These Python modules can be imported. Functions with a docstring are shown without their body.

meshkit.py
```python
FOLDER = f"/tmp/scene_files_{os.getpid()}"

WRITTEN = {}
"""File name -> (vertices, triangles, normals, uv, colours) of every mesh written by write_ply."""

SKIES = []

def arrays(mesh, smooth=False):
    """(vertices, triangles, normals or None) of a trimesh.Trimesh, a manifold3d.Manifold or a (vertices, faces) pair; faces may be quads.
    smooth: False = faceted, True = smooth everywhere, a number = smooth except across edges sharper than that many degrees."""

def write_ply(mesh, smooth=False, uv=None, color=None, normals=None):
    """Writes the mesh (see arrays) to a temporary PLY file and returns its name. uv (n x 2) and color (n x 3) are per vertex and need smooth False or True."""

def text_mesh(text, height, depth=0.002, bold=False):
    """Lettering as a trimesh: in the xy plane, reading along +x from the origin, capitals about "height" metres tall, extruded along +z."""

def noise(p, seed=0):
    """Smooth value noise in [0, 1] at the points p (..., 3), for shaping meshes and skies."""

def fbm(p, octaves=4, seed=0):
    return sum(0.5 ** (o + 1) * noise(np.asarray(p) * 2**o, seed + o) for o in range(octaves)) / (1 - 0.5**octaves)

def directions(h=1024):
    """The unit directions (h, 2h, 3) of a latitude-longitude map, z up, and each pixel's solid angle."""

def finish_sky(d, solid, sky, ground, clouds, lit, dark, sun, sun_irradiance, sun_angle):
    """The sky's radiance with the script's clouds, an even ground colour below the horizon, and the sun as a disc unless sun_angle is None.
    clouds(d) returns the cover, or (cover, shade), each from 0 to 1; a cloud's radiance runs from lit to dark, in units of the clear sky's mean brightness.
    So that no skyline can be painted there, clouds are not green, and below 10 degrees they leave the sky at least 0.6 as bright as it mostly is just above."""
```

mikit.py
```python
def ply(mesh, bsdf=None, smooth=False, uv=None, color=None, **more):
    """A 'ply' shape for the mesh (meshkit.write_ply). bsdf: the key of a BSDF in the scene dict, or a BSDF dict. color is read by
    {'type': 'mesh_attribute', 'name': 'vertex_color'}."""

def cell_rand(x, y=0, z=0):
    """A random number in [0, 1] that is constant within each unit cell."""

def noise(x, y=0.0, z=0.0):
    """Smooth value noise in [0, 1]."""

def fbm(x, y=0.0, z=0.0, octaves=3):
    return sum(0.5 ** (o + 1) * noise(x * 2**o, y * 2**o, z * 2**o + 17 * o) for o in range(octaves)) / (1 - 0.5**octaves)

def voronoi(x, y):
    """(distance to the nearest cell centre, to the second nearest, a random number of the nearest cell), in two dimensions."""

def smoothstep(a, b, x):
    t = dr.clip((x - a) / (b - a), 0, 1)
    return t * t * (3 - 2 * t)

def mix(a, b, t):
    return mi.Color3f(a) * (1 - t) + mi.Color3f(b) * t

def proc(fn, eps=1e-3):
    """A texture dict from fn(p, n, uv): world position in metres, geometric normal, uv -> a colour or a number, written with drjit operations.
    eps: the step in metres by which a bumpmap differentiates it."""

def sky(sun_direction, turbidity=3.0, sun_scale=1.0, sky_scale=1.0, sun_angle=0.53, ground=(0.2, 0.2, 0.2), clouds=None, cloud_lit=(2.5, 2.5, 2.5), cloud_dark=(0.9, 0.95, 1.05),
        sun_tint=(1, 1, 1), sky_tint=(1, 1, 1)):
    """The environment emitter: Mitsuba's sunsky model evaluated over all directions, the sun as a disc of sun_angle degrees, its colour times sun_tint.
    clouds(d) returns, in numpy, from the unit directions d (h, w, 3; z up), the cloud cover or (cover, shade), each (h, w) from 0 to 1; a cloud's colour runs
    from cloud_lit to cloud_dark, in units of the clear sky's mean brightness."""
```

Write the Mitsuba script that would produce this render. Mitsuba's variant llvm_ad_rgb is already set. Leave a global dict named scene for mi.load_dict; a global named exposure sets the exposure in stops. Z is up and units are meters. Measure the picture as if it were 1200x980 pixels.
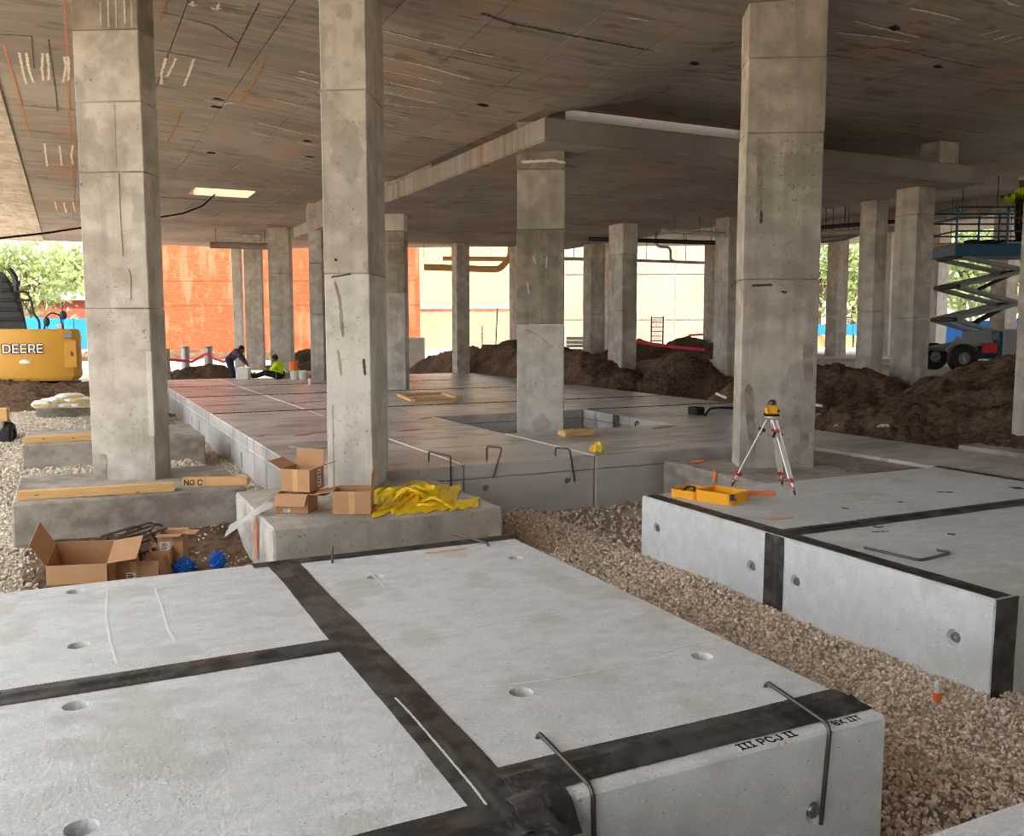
import math, random
import numpy as np, trimesh, manifold3d as m3
import drjit as dr, mitsuba as mi
import mikit, meshkit
from mikit import ply, proc, noise, fbm, voronoi, cell_rand, smoothstep, mix
T4 = mi.ScalarTransform4f

# ------------------------------------------------------------------ camera, sky, sun, exposure
# World: z = 0 is the top of the precast modules, x and y run along their edges, metres.
scene, labels = {}, {}
EYE = (0.0, 0.0, 1.8)
FWD = (0.43658, 0.89398, -0.10094)
scene['camera'] = {'type': 'perspective', 'fov': 2 * math.degrees(math.atan(600 / 1057.87)), 'fov_axis': 'x', 'near_clip': 0.05, 'far_clip': 600.0,
                   'to_world': T4().look_at(origin=list(EYE), target=[EYE[i] + FWD[i] for i in range(3)], up=[0, 0, 1])}
SUN = (-0.22, -0.50, 0.84)


def haze_clouds(d):
    n = meshkit.fbm(d * np.array([3.0, 3.0, 6.0]), 4, seed=5)
    return np.clip(0.55 + 1.6 * (n - 0.5), 0, 1), np.clip(1.2 * (n - 0.55), 0, 1)


scene['sky'] = mikit.sky(SUN, turbidity=5.0, sun_scale=0.5, sky_scale=1.0, sun_angle=3.0, ground=(0.25, 0.22, 0.18), clouds=haze_clouds,
                         cloud_lit=(1.9, 1.87, 1.82), cloud_dark=(1.1, 1.1, 1.1), sky_tint=(1.06, 1.0, 0.92))
exposure = 4.1

# ------------------------------------------------------------------ colours and materials


def C(r, g, b):
    f = lambda v: (v / 255) / 12.92 if v / 255 <= 0.04045 else ((v / 255 + 0.055) / 1.055) ** 2.4
    return (f(r), f(g), f(b))


def rgb(c):
    return {'type': 'rgb', 'value': [float(v) for v in c]}


def bsdf(name, color, rough=0.6, spec=0.4, metallic=0.0, bump=None, bump_scale=0.002, eps=2e-3, **more):
    p = {'type': 'principled', 'base_color': color if isinstance(color, dict) else rgb(color), 'roughness': rough, 'specular': spec, **more}
    if metallic:
        p['metallic'] = metallic
    if bump is not None:
        p = {'type': 'bumpmap', 'arbitrary': proc(bump, eps), 'scale': bump_scale, 'bsdf': p}
    scene[name] = {'type': 'twosided', 'bsdf': p}
    return name


def face_uv(p, n):
    ax, ay, az = dr.abs(n.x), dr.abs(n.y), dr.abs(n.z)
    u = dr.select(az > 0.6, p.x, dr.select(ax > ay, p.y, p.x))
    return u, dr.select(az > 0.6, p.y, p.z)


def pits(u, v, s, size, share):
    d, _, r = voronoi(u * s, v * s)
    return dr.select((r < share) & (d < size * (0.4 + r / share)), 1.0, 0.0)


def conc(base, dark, light, s=1.0, streak=0.0, pit=0.25, pit_scale=14.0, speck=0.10):
    """Cast concrete: cloudy patches, fine sand grain, bug holes in clusters; streak > 0 adds rain and rust runs down upright faces."""
    def fn(p, n, uv):
        u, v = face_uv(p, n)
        a = fbm(p.x * 0.8 * s, p.y * 0.8 * s, p.z * 0.8 * s, 4)
        b = fbm(p.x * 5 * s, p.y * 5 * s, p.z * 5 * s, 4)
        g = noise(p.x * 190, p.y * 190, p.z * 190)
        c = mix(dark, light, smoothstep(0.32, 0.68, 0.5 * a + 0.5 * b))
        c = mix(c, base, 0.35)
        if streak:
            t = fbm(u * 7, v * 0.5, 3.0, 4)
            c = c * (1 - streak * smoothstep(0.48, 0.72, t))
            w = smoothstep(0.62, 0.70, fbm(u * 3.1 + 4, v * 1.6, 5.0, 4))
            c = mix(c, mi.Color3f(dark) * 0.8, 0.45 * w)
        c = c * (1 - speck + 2 * speck * g)
        if pit:
            c = c * (1 - 0.5 * bug_holes(u, v, p, pit, pit_scale))
        return c
    return fn


def bug_holes(u, v, p, pit, scale):
    u, v = u + 0.03 * noise(p.x * 40, p.y * 40, p.z * 40), v + 0.03 * noise(p.x * 40 + 9, p.y * 40, p.z * 40)
    m = smoothstep(0.46, 0.66, fbm(p.x * 1.7, p.y * 1.7, p.z * 1.7 + 3, 3))
    return dr.maximum(pits(u, v, scale * 0.55, 0.09, pit * 0.4) * m, dr.maximum(0.8 * pits(u, v * 0.8, scale * 1.7, 0.17, pit * 1.0) * m, 0.7 * pits(u, v, scale * 2.9, 0.2, pit * 0.5)))


def conc_bump(pit=0.25, pit_scale=14.0):
    def fn(p, n, uv):
        u, v = face_uv(p, n)
        h = 0.5 * fbm(p.x * 20, p.y * 20, p.z * 20, 3) + 0.25 * noise(p.x * 110, p.y * 110, p.z * 110)
        return h - 0.8 * bug_holes(u, v, p, pit, pit_scale)
    return fn


def vault_color(p, n, uv):
    """Broom and trowel finished precast: pale grey cement paste, sandy grain, dark and pale specks, a few faint brown smears."""
    u, v = face_uv(p, n)
    a = fbm(p.x * 1.1, p.y * 1.1, p.z * 1.1 + 4, 4)
    b = fbm(p.x * 9, p.y * 16, p.z * 9, 3)
    g = noise(p.x * 150, p.y * 150, p.z * 150)
    c = mix(C(196, 197, 193), C(211, 211, 207), smoothstep(0.3, 0.7, 0.5 * a + 0.5 * b))
    c = c * (0.91 + 0.18 * g)
    d, _, r = voronoi(u * 26, v * 26)
    c = mix(c, C(96, 90, 82), dr.select((r < 0.10) & (d < 0.05 + 0.9 * r), 0.6, 0.0))
    d, _, r = voronoi(u * 34 + 7, v * 34)
    c = mix(c, C(232, 231, 228), dr.select((r < 0.25) & (d < 0.16), 0.6, 0.0))
    sm = smoothstep(0.62, 0.74, fbm(p.x * 2.3 + 9, p.y * 2.3, p.z, 4))
    return mix(c, C(172, 164, 148), 0.35 * sm)


def vault_bump(p, n, uv):
    return 0.45 * fbm(p.x * 16, p.y * 30, p.z * 16, 3) + 0.45 * noise(p.x * 75, p.y * 75, p.z * 75) + 0.25 * noise(p.x * 170, p.y * 170, p.z * 170) + 0.5 * noise(p.x * 3, p.y * 3, p.z * 3)


def deck_color(p, n, uv):
    """The older, trodden module tops: beige-grey, long dirty smears and mud, faint rust-red dust."""
    a = fbm(p.x * 0.7, p.y * 0.7, p.z + 2, 4)
    b = fbm(p.x * 1.1, p.y * 5, p.z, 4)
    g = noise(p.x * 120, p.y * 120, p.z * 120)
    c = mix(C(168, 164, 157), C(197, 193, 187), smoothstep(0.3, 0.7, a))
    c = mix(c, C(116, 107, 97), 0.42 * smoothstep(0.58, 0.72, b))
    c = mix(c, C(186, 150, 130), 0.20 * smoothstep(0.60, 0.74, fbm(p.x * 0.9 + 5, p.y * 2.4, 8.0, 3)))
    u, v = face_uv(p, n)
    d, _, r = voronoi(u * 9, v * 9)
    c = mix(c, C(84, 76, 67), dr.select((r < 0.05) & (d < 0.05 + 3 * r), 0.45, 0.0))
    return c * (0.93 + 0.14 * g)


def soffit_color(p, n, uv):
    """Plywood-formed soffit: each sheet's own tone, faint wood grain along x, soft rust blooms, a few dark blots."""
    sheet = cell_rand(dr.floor((p.x + 0.82) / 1.17), dr.floor((p.y - 0.6) / 2.34), 3)
    gr = fbm(p.x * 1.2, p.y * 14, 1.0, 3)
    a = fbm(p.x * 0.5, p.y * 0.5, 6.0, 4)
    c = mix(C(124, 118, 110), C(148, 142, 133), smoothstep(0.3, 0.7, 0.4 * gr + 0.6 * a))
    c = c * (0.93 + 0.14 * sheet)
    c = mix(c, C(172, 120, 84), 0.28 * smoothstep(0.60, 0.75, fbm(p.x * 1.1 + 3, p.y * 0.6, 2.0, 4)))
    c = mix(c, C(84, 74, 64), 0.4 * smoothstep(0.68, 0.76, fbm(p.x * 2.0, p.y * 4.0, 9.0, 4)))
    return c * (0.95 + 0.10 * noise(p.x * 60, p.y * 60, p.z * 60))


def soffit_bump(p, n, uv):
    return fbm(p.x * 1.5, p.y * 30, 1.0, 3)


def earth_color(p, n, uv):
    a = fbm(p.x * 1.6, p.y * 1.6, p.z * 1.6, 4)
    b = fbm(p.x * 16, p.y * 16, p.z * 16, 3)
    c = mix(C(66, 53, 43), C(116, 94, 73), smoothstep(0.3, 0.7, 0.5 * a + 0.5 * b))
    d, _, r = voronoi(p.x * 13 + p.z * 5, p.y * 13 + p.z * 7)
    c = mix(c, C(150, 132, 110), dr.select((r < 0.08) & (d < 0.2), 0.7, 0.0))
    return c * (0.85 + 0.3 * noise(p.x * 90, p.y * 90, p.z * 90))


def earth_bump(p, n, uv):
    return fbm(p.x * 9, p.y * 9, p.z * 9, 4)


def site_color(p, n, uv):
    """The open site: pale limestone fines with brown mud."""
    a = fbm(p.x * 0.35, p.y * 0.35, 1.0, 4)
    b = fbm(p.x * 6, p.y * 6, 3.0, 3)
    c = mix(C(138, 126, 110), C(200, 190, 174), smoothstep(0.3, 0.68, 0.65 * a + 0.35 * b))
    return c * (0.85 + 0.3 * noise(p.x * 40, p.y * 40, 0.0))


def card_color(p, n, uv):
    f = noise(p.x * 25, p.y * 25, p.z * 260)
    return mix(C(170, 128, 92), C(196, 152, 112), 0.6 * fbm(p.x * 7, p.y * 7, p.z * 7, 3) + 0.4 * f)


def lumber_color(p, n, uv):
    gr = fbm(p.x * 5, p.y * 60, p.z * 90, 3)
    c = mix(C(186, 142, 88), C(222, 184, 128), gr)
    d, _, r = voronoi(p.x * 4, p.y * 14 + p.z * 14)
    return mix(c, C(104, 66, 36), dr.select((r < 0.3) & (d < 0.10), 0.8, 0.0))


def tape_color(p, n, uv):
    a = fbm(p.x * 9, p.y * 9, p.z * 9, 4)
    c = mix(C(44, 42, 41), C(74, 71, 68), smoothstep(0.35, 0.7, a))
    w = smoothstep(0.62, 0.72, fbm(p.x * 46, p.y * 30, 5.0, 3)) * smoothstep(0.45, 0.65, fbm(p.x * 2, p.y * 2, 1.0, 2))
    return mix(c, C(108, 104, 99), 0.3 * w)


def tape_bump(p, n, uv):
    return fbm(p.x * 24, p.y * 24, p.z * 24, 3)


def brick_color(p, n, uv):
    """Far brick: courses 7.5 cm high (under 2 pixels), pale lime wash and mortar drips in bands and runs."""
    t = p.x * 0.866 - p.y * 0.5
    row = dr.floor(p.z / 0.075)
    q = t / 0.22 + 0.5 * (row - 2 * dr.floor(row / 2))
    r = cell_rand(dr.floor(q), row, 1)
    fz, fq = p.z / 0.075 - row, q - dr.floor(q)
    c = mix(C(164, 72, 44), C(178, 86, 56), r)
    c = mix(c, C(176, 122, 94), dr.select((fz < 0.14) | (fq < 0.05), 0.4, 0.0))
    wash = smoothstep(0.5, 0.72, fbm(t * 2.6, p.z * 0.5, 1.0, 4) * (0.6 + 0.6 * noise(t * 0.35, p.z * 0.2, 4.0)))
    spat = smoothstep(0.60, 0.70, fbm(t * 3.5, p.z * 3.5, 7.0, 3))
    return mix(c, C(206, 158, 132), 0.22 * dr.maximum(wash, 0.6 * spat))


def block_color(p, n, uv):
    t = p.x * 0.866 - p.y * 0.5
    row = dr.floor(p.z / 0.2)
    q = t / 0.4 + 0.5 * (row - 2 * dr.floor(row / 2))
    r = cell_rand(dr.floor(q), row, 1)
    fz, fq = p.z / 0.2 - row, q - dr.floor(q)
    c = mix(C(176, 142, 120), C(196, 164, 140), r)
    return mix(c, C(170, 134, 112), dr.select((fz < 0.08) | (fq < 0.05), 0.5, 0.0))


CB = proc(conc_bump(), 2e-3)
bsdf('vault_concrete', proc(vault_color), 0.62, 0.35, bump=vault_bump, bump_scale=0.0045)
bsdf('deck_concrete', proc(deck_color), 0.36, 0.45, bump=vault_bump, bump_scale=0.0022)
bsdf('column_concrete', proc(conc(C(178, 170, 156), C(148, 140, 126), C(196, 189, 176), streak=0.16)), 0.7, 0.3, bump=conc_bump(), bump_scale=0.004)
bsdf('column_concrete_pale', proc(conc(C(196, 190, 178), C(172, 166, 154), C(212, 207, 196), streak=0.10, pit=0.18)), 0.7, 0.3, bump=conc_bump(), bump_scale=0.004)
bsdf('column_concrete_dark', proc(conc(C(146, 136, 120), C(118, 109, 95), C(168, 158, 142), streak=0.22)), 0.7, 0.3, bump=conc_bump(), bump_scale=0.004)
bsdf('footing_concrete', proc(conc(C(150, 141, 128), C(116, 106, 94), C(176, 168, 155), s=1.6, pit=0.3, pit_scale=24, speck=0.16)), 0.8, 0.25, bump=conc_bump(0.3, 24), bump_scale=0.008)
bsdf('soffit_concrete', proc(soffit_color), 0.75, 0.25, bump=soffit_bump, bump_scale=0.003)
bsdf('earth', proc(earth_color), 0.95, 0.1, bump=earth_bump, bump_scale=0.03, eps=6e-3)
bsdf('site_ground', proc(site_color), 0.95, 0.1)
bsdf('stone', {'type': 'mesh_attribute', 'name': 'vertex_color'}, 0.85, 0.2)
bsdf('cardboard', proc(card_color), 0.8, 0.2)
bsdf('lumber', proc(lumber_color), 0.7, 0.25)
bsdf('joint_tape', proc(tape_color), 0.42, 0.5, bump=tape_bump, bump_scale=0.006)
bsdf('brick', proc(brick_color), 0.9, 0.15)
bsdf('block', proc(block_color), 0.9, 0.15)
bsdf('plaster_cream', C(196, 172, 130), 0.9, 0.15)
bsdf('wall_concrete_grey', C(150, 142, 132), 0.8, 0.2)
bsdf('white_board', C(226, 224, 218), 0.7, 0.3)
bsdf('wall_concrete_pale', proc(conc(C(152, 146, 135), C(140, 133, 122), C(162, 156, 146), pit=0)), 0.85, 0.2)
bsdf('rebar_steel', C(96, 88, 82), 0.42, 0.5, metallic=0.75)
bsdf('dark_steel', C(52, 50, 50), 0.5, 0.5, metallic=0.4)
bsdf('galvanised', C(150, 152, 152), 0.38, 0.5, metallic=0.7)
bsdf('rubber_black', C(34, 33, 33), 0.7, 0.35)
bsdf('machine_black', C(44, 46, 50), 0.45, 0.5)
bsdf('machine_yellow', C(208, 154, 58), 0.42, 0.5)
bsdf('case_yellow', C(236, 168, 14), 0.45, 0.5)
bsdf('sheet_yellow', C(232, 196, 20), 0.4, 0.5)
bsdf('paint_orange', C(238, 128, 84), 0.8, 0.2)
bsdf('paint_faint', C(214, 160, 132), 0.8, 0.2)
bsdf('paint_rust', C(172, 124, 98), 0.85, 0.15)
bsdf('lime_white', C(218, 217, 213), 0.9, 0.1)
bsdf('chalk', C(206, 198, 186), 0.9, 0.1)
bsdf('stain', C(78, 68, 58), 0.6, 0.3)
bsdf('ink_black', C(28, 27, 26), 0.7, 0.3)
bsdf('paper_white', C(226, 222, 214), 0.7, 0.3)
bsdf('film_clear', C(206, 204, 198), 0.25, 0.5, spec_trans=0.0)
bsdf('plastic_blue', C(16, 92, 176), 0.3, 0.5)
bsdf('fence_blue', C(30, 128, 226), 0.6, 0.4)
bsdf('lift_blue', C(30, 88, 118), 0.5, 0.5)
bsdf('lift_grey', C(146, 148, 146), 0.5, 0.5)
bsdf('plastic_red', C(196, 44, 40), 0.5, 0.4)
bsdf('tape_red', C(226, 66, 84), 0.6, 0.3)
bsdf('plastic_orange', C(238, 112, 30), 0.4, 0.5)
bsdf('plastic_white', C(222, 220, 212), 0.45, 0.5)
bsdf('aluminium', C(214, 208, 198), 0.4, 0.5, metallic=0.35)
bsdf('skin', C(112, 76, 56), 0.6, 0.35)
bsdf('hair_dark', C(30, 25, 22), 0.8, 0.2)
bsdf('cloth_hivis', C(196, 226, 40), 0.85, 0.2)
bsdf('cloth_denim', C(44, 52, 74), 0.9, 0.15)
bsdf('cloth_dark', C(36, 36, 40), 0.9, 0.15)


def plaid(p, n, uv):
    a = dr.select(noise(p.x * 26, 1.0, 1.0) > 0.5, 1.0, 0.0)
    b = dr.select(noise(p.z * 26, 2.0, 1.0) > 0.5, 1.0, 0.0)
    return mix(mix(C(52, 50, 66), C(112, 104, 120), 0.5 * a), C(96, 56, 62), 0.4 * b)


bsdf('cloth_plaid', proc(plaid), 0.9, 0.15)
bsdf('red_brick_house', C(150, 84, 72), 0.9, 0.15)
bsdf('roof_grey', C(140, 134, 130), 0.9, 0.15)
bsdf('wall_yellow', C(226, 190, 92), 0.9, 0.15)
bsdf('plywood_tan', C(206, 164, 112), 0.85, 0.2)
bsdf('bark', C(96, 80, 64), 0.95, 0.1)
bsdf('tail_glass', C(232, 226, 214), 0.2, 0.6)
scene['leaf'] = {'type': 'principledthin', 'base_color': rgb(C(158, 174, 124)), 'roughness': 0.6, 'diff_trans': 0.9}
scene['window_glass'] = {'type': 'twosided', 'bsdf': {'type': 'principled', 'base_color': rgb(C(120, 132, 140)), 'roughness': 0.1, 'specular': 0.7}}

# ------------------------------------------------------------------ helpers


def key_for(name, parent=None):
    full = f'{parent}__{name}' if parent else name
    taken = lambda k: k in scene or k in labels or any(s.startswith(k + '__') for s in (scene if not parent else ()))
    if not taken(full):
        return full
    i = NEXT.get(full, 1)
    while taken(f'{full}_{i:03d}'):
        i += 1
    NEXT[full] = i
    return f'{full}_{i:03d}'


NEXT = {}


def thing(name, label, category, group=None, kind=None):
    k = key_for(name)
    labels[k] = {'label': label, 'category': category}
    if group:
        labels[k]['group'] = group
    if kind:
        labels[k]['kind'] = kind
    return k


def part(parent, name, mesh, mat, smooth=False, label=None, kind=None, **more):
    k = key_for(name, parent)
    scene[k] = ply(mesh, mat, smooth=smooth, **more) if not isinstance(mesh, dict) else mesh
    if label or kind:
        labels[k] = {}
        if label:
            labels[k]['label'] = label
        if kind:
            labels[k]['kind'] = kind
    return k


def solo(name, label, category, mesh, mat, smooth=False, group=None, kind=None, **more):
    k = thing(name, label, category, group, kind)
    scene[k] = ply(mesh, mat, smooth=smooth, **more)
    return k


def structure(name, mesh, mat, label, smooth=False):
    scene[name] = ply(mesh, mat, smooth=smooth)
    labels[name] = {'label': label, 'kind': 'structure', 'category': 'building structure'}
    return name


def cat(*ms):
    ms = [m for m in ms if m is not None]
    return trimesh.util.concatenate(ms)


def box(x0, x1, y0, y1, z0, z1, ch=0.0):
    """A box; ch > 0 chamfers all its edges."""
    if ch <= 0:
        return trimesh.creation.box(bounds=[[x0, y0, z0], [x1, y1, z1]])
    pts = []
    for i, a in enumerate((x0, x1)):
        for j, b in enumerate((y0, y1)):
            for k, c in enumerate((z0, z1)):
                sx, sy, sz = (ch, -ch)[i], (ch, -ch)[j], (ch, -ch)[k]
                pts += [[a, b + sy, c + sz], [a + sx, b, c + sz], [a + sx, b + sy, c]]
    return trimesh.convex.convex_hull(np.array(pts))


def moved(m, loc=(0, 0, 0), rz=0.0, rx=0.0, ry=0.0):
    R = trimesh.transformations.euler_matrix(math.radians(rx), math.radians(ry), math.radians(rz), 'sxyz')
    R[:3, 3] = loc
    m = m.copy()
    m.apply_transform(R)
    return m


def tube(pts, r, n=8, cap=True):
    """A round bar along the points; r may be one radius or one per point."""
    P = np.asarray(pts, float)
    R = np.full(len(P), r) if np.isscalar(r) else np.asarray(r, float)
    tan = np.gradient(P, axis=0)
    tan /= np.maximum(np.linalg.norm(tan, axis=1, keepdims=True), 1e-9)
    up = np.array([0, 0, 1.0]) if abs(tan[0][2]) < 0.9 else np.array([1.0, 0, 0])
    a = np.cross(tan[0], up)
    a /= np.linalg.norm(a)
    rings = []
    for p, t, rr in zip(P, tan, R):
        a = a - t * (a @ t)
        a /= np.linalg.norm(a)
        b = np.cross(t, a)
        th = np.arange(n) * 2 * np.pi / n
        rings.append(p + rr * (np.cos(th)[:, None] * a + np.sin(th)[:, None] * b))
    V = np.vstack(rings)
    F = []
    for i in range(len(P) - 1):
        for j in range(n):
            k = (j + 1) % n
            F += [[i * n + j, i * n + k, (i + 1) * n + k], [i * n + j, (i + 1) * n + k, (i + 1) * n + j]]
    if cap:
        V = np.vstack([V, P[0], P[-1]])
        for j in range(n):
            k = (j + 1) % n
            F += [[len(V) - 2, k, j], [len(V) - 1, (len(P) - 1) * n + j, (len(P) - 1) * n + k]]
    return trimesh.Trimesh(V, F, process=False)


def bend(pts, rad=0.03, n=4):
    """Rounds the corners of a polyline, for bent bars."""
    P = [np.asarray(p, float) for p in pts]
    out = [P[0]]
    for i in range(1, len(P) - 1):
        a, b = P[i - 1] - P[i], P[i + 1] - P[i]
        la, lb = np.linalg.norm(a), np.linalg.norm(b)
        q = min(rad, la * 0.45, lb * 0.45)
        s, e = P[i] + a / la * q, P[i] + b / lb * q
        for t in np.linspace(0, 1, n + 1):
            out.append((1 - t) ** 2 * s + 2 * t * (1 - t) * P[i] + t * t * e)
    return out + [P[-1]]


def lathe(profile, n=24, loc=(0, 0, 0)):
    m = trimesh.creation.revolve(np.array(profile, float), sections=n)
    m.apply_translation(loc)
    return m


def prism(pts, h, z=0.0):
    from shapely.geometry import Polygon
    m = trimesh.creation.extrude_polygon(Polygon(pts), h, engine='earcut')
    m.apply_translation([0, 0, z])
    return m


def quadlist(V, F):
    return trimesh.Trimesh(np.asarray(V, float), np.asarray(F), process=False)


def thick_sheet(V, nu, nv, th):
    """A grid of nu x nv points made into a sheet of thickness th (along its own normals)."""
    V = np.asarray(V, float).reshape(nu, nv, 3)
    du, dv = np.gradient(V, axis=0), np.gradient(V, axis=1)
    N = np.cross(du, dv)
    N /= np.maximum(np.linalg.norm(N, axis=2, keepdims=True), 1e-9)
    A, B = (V + N * th / 2).reshape(-1, 3), (V - N * th / 2).reshape(-1, 3)
    F, o = [], nu * nv
    for i in range(nu - 1):
        for j in range(nv - 1):
            a, b, c, d = i * nv + j, (i + 1) * nv + j, (i + 1) * nv + j + 1, i * nv + j + 1
            F += [[a, b, c], [a, c, d], [o + a, o + c, o + b], [o + a, o + d, o + c]]
    rim = [i * nv for i in range(nu)] + [(nu - 1) * nv + j for j in range(1, nv)] + [i * nv + nv - 1 for i in range(nu - 2, -1, -1)] + [j for j in range(nv - 2, 0, -1)]
    for a, b in zip(rim, rim[1:] + rim[:1]):
        F += [[a, o + a, o + b], [a, o + b, b]]
    return trimesh.Trimesh(np.vstack([A, B]), F, process=False)


def roughen(m, amp, freq, seed=0):
    V = np.array(m.vertices)
    d = np.stack([meshkit.fbm(V * freq, 3, seed + 10 * k) - 0.5 for k in range(3)], 1)
    m = m.copy()
    m.vertices = V + 2 * amp * d
    return m


def to_man(m):
    return m3.Manifold(m3.Mesh(np.asarray(m.vertices, np.float32), np.asarray(m.faces, np.uint32)))


def from_man(m):
    q = m.to_mesh()
    return trimesh.Trimesh(np.array(q.vert_properties[:, :3]), np.array(q.tri_verts), process=False)


def cut(m, *tools):
    a = to_man(m)
    for t in tools:
        a = a - to_man(t)
    return from_man(a)


def ico(r=1.0, sub=1):
    m = trimesh.creation.icosphere(subdivisions=sub)
    m.apply_scale(r)
    return m


def stones(pts, sizes, tones, seed, faces8=False):
    """One mesh of many small angular stones with a colour per stone; returns (mesh, colours)."""
    rng = np.random.default_rng(seed)
    base = trimesh.creation.icosphere(subdivisions=0)
    BV, BF = np.array(base.vertices), np.array(base.faces)
    if faces8:
        BV = np.array([[1, 0, 0], [-1, 0, 0], [0, 1, 0], [0, -1, 0], [0, 0, 1], [0, 0, -1.0]])
        BF = np.array([[0, 2, 4], [2, 1, 4], [1, 3, 4], [3, 0, 4], [2, 0, 5], [1, 2, 5], [3, 1, 5], [0, 3, 5]])
    n, k = len(pts), len(BV)
    V = BV[None] * (0.7 + 0.6 * rng.random((n, k, 1)))
    V = V * (np.array([1, 0.8, 0.6]) * (0.75 + 0.5 * rng.random((n, 1, 3))))
    q = rng.normal(size=(n, 4))
    q /= np.linalg.norm(q, axis=1, keepdims=True)
    w, x, y, z = q.T
    R = np.stack([1 - 2 * (y * y + z * z), 2 * (x * y - z * w), 2 * (x * z + y * w), 2 * (x * y + z * w), 1 - 2 * (x * x + z * z), 2 * (y * z - x * w),
                  2 * (x * z - y * w), 2 * (y * z + x * w), 1 - 2 * (x * x + y * y)], 1).reshape(n, 3, 3)
    V = np.einsum('nij,nkj->nki', R, V * np.asarray(sizes)[:, None, None]) + np.asarray(pts)[:, None]
    F = BF[None] + (np.arange(n) * k)[:, None, None]
    col = np.repeat(np.asarray(tones)[:, None], k, 1).reshape(-1, 3)
    return trimesh.Trimesh(V.reshape(-1, 3), F.reshape(-1, 3), process=False), col

# ------------------------------------------------------------------ terrain and the building shell


def sstep(a, b, x):
    t = np.clip((x - a) / (b - a), 0, 1)
    return t * t * (3 - 2 * t)


def gz(x, y):
    """Height of the bare ground."""
    x, y = np.asarray(x, float), np.asarray(y, float)
    z = -0.74 + 0.80 * sstep(47, 60, y) + 1.35 * sstep(15.5, 20, x) * (1 - sstep(47, 60, y)) + 0.10 * sstep(-3, -9, x)
    p = np.stack([x * 0.5, y * 0.5, x * 0], -1)
    return z + 0.05 * (meshkit.fbm(p, 3, 3) - 0.5) - 0.03


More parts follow.
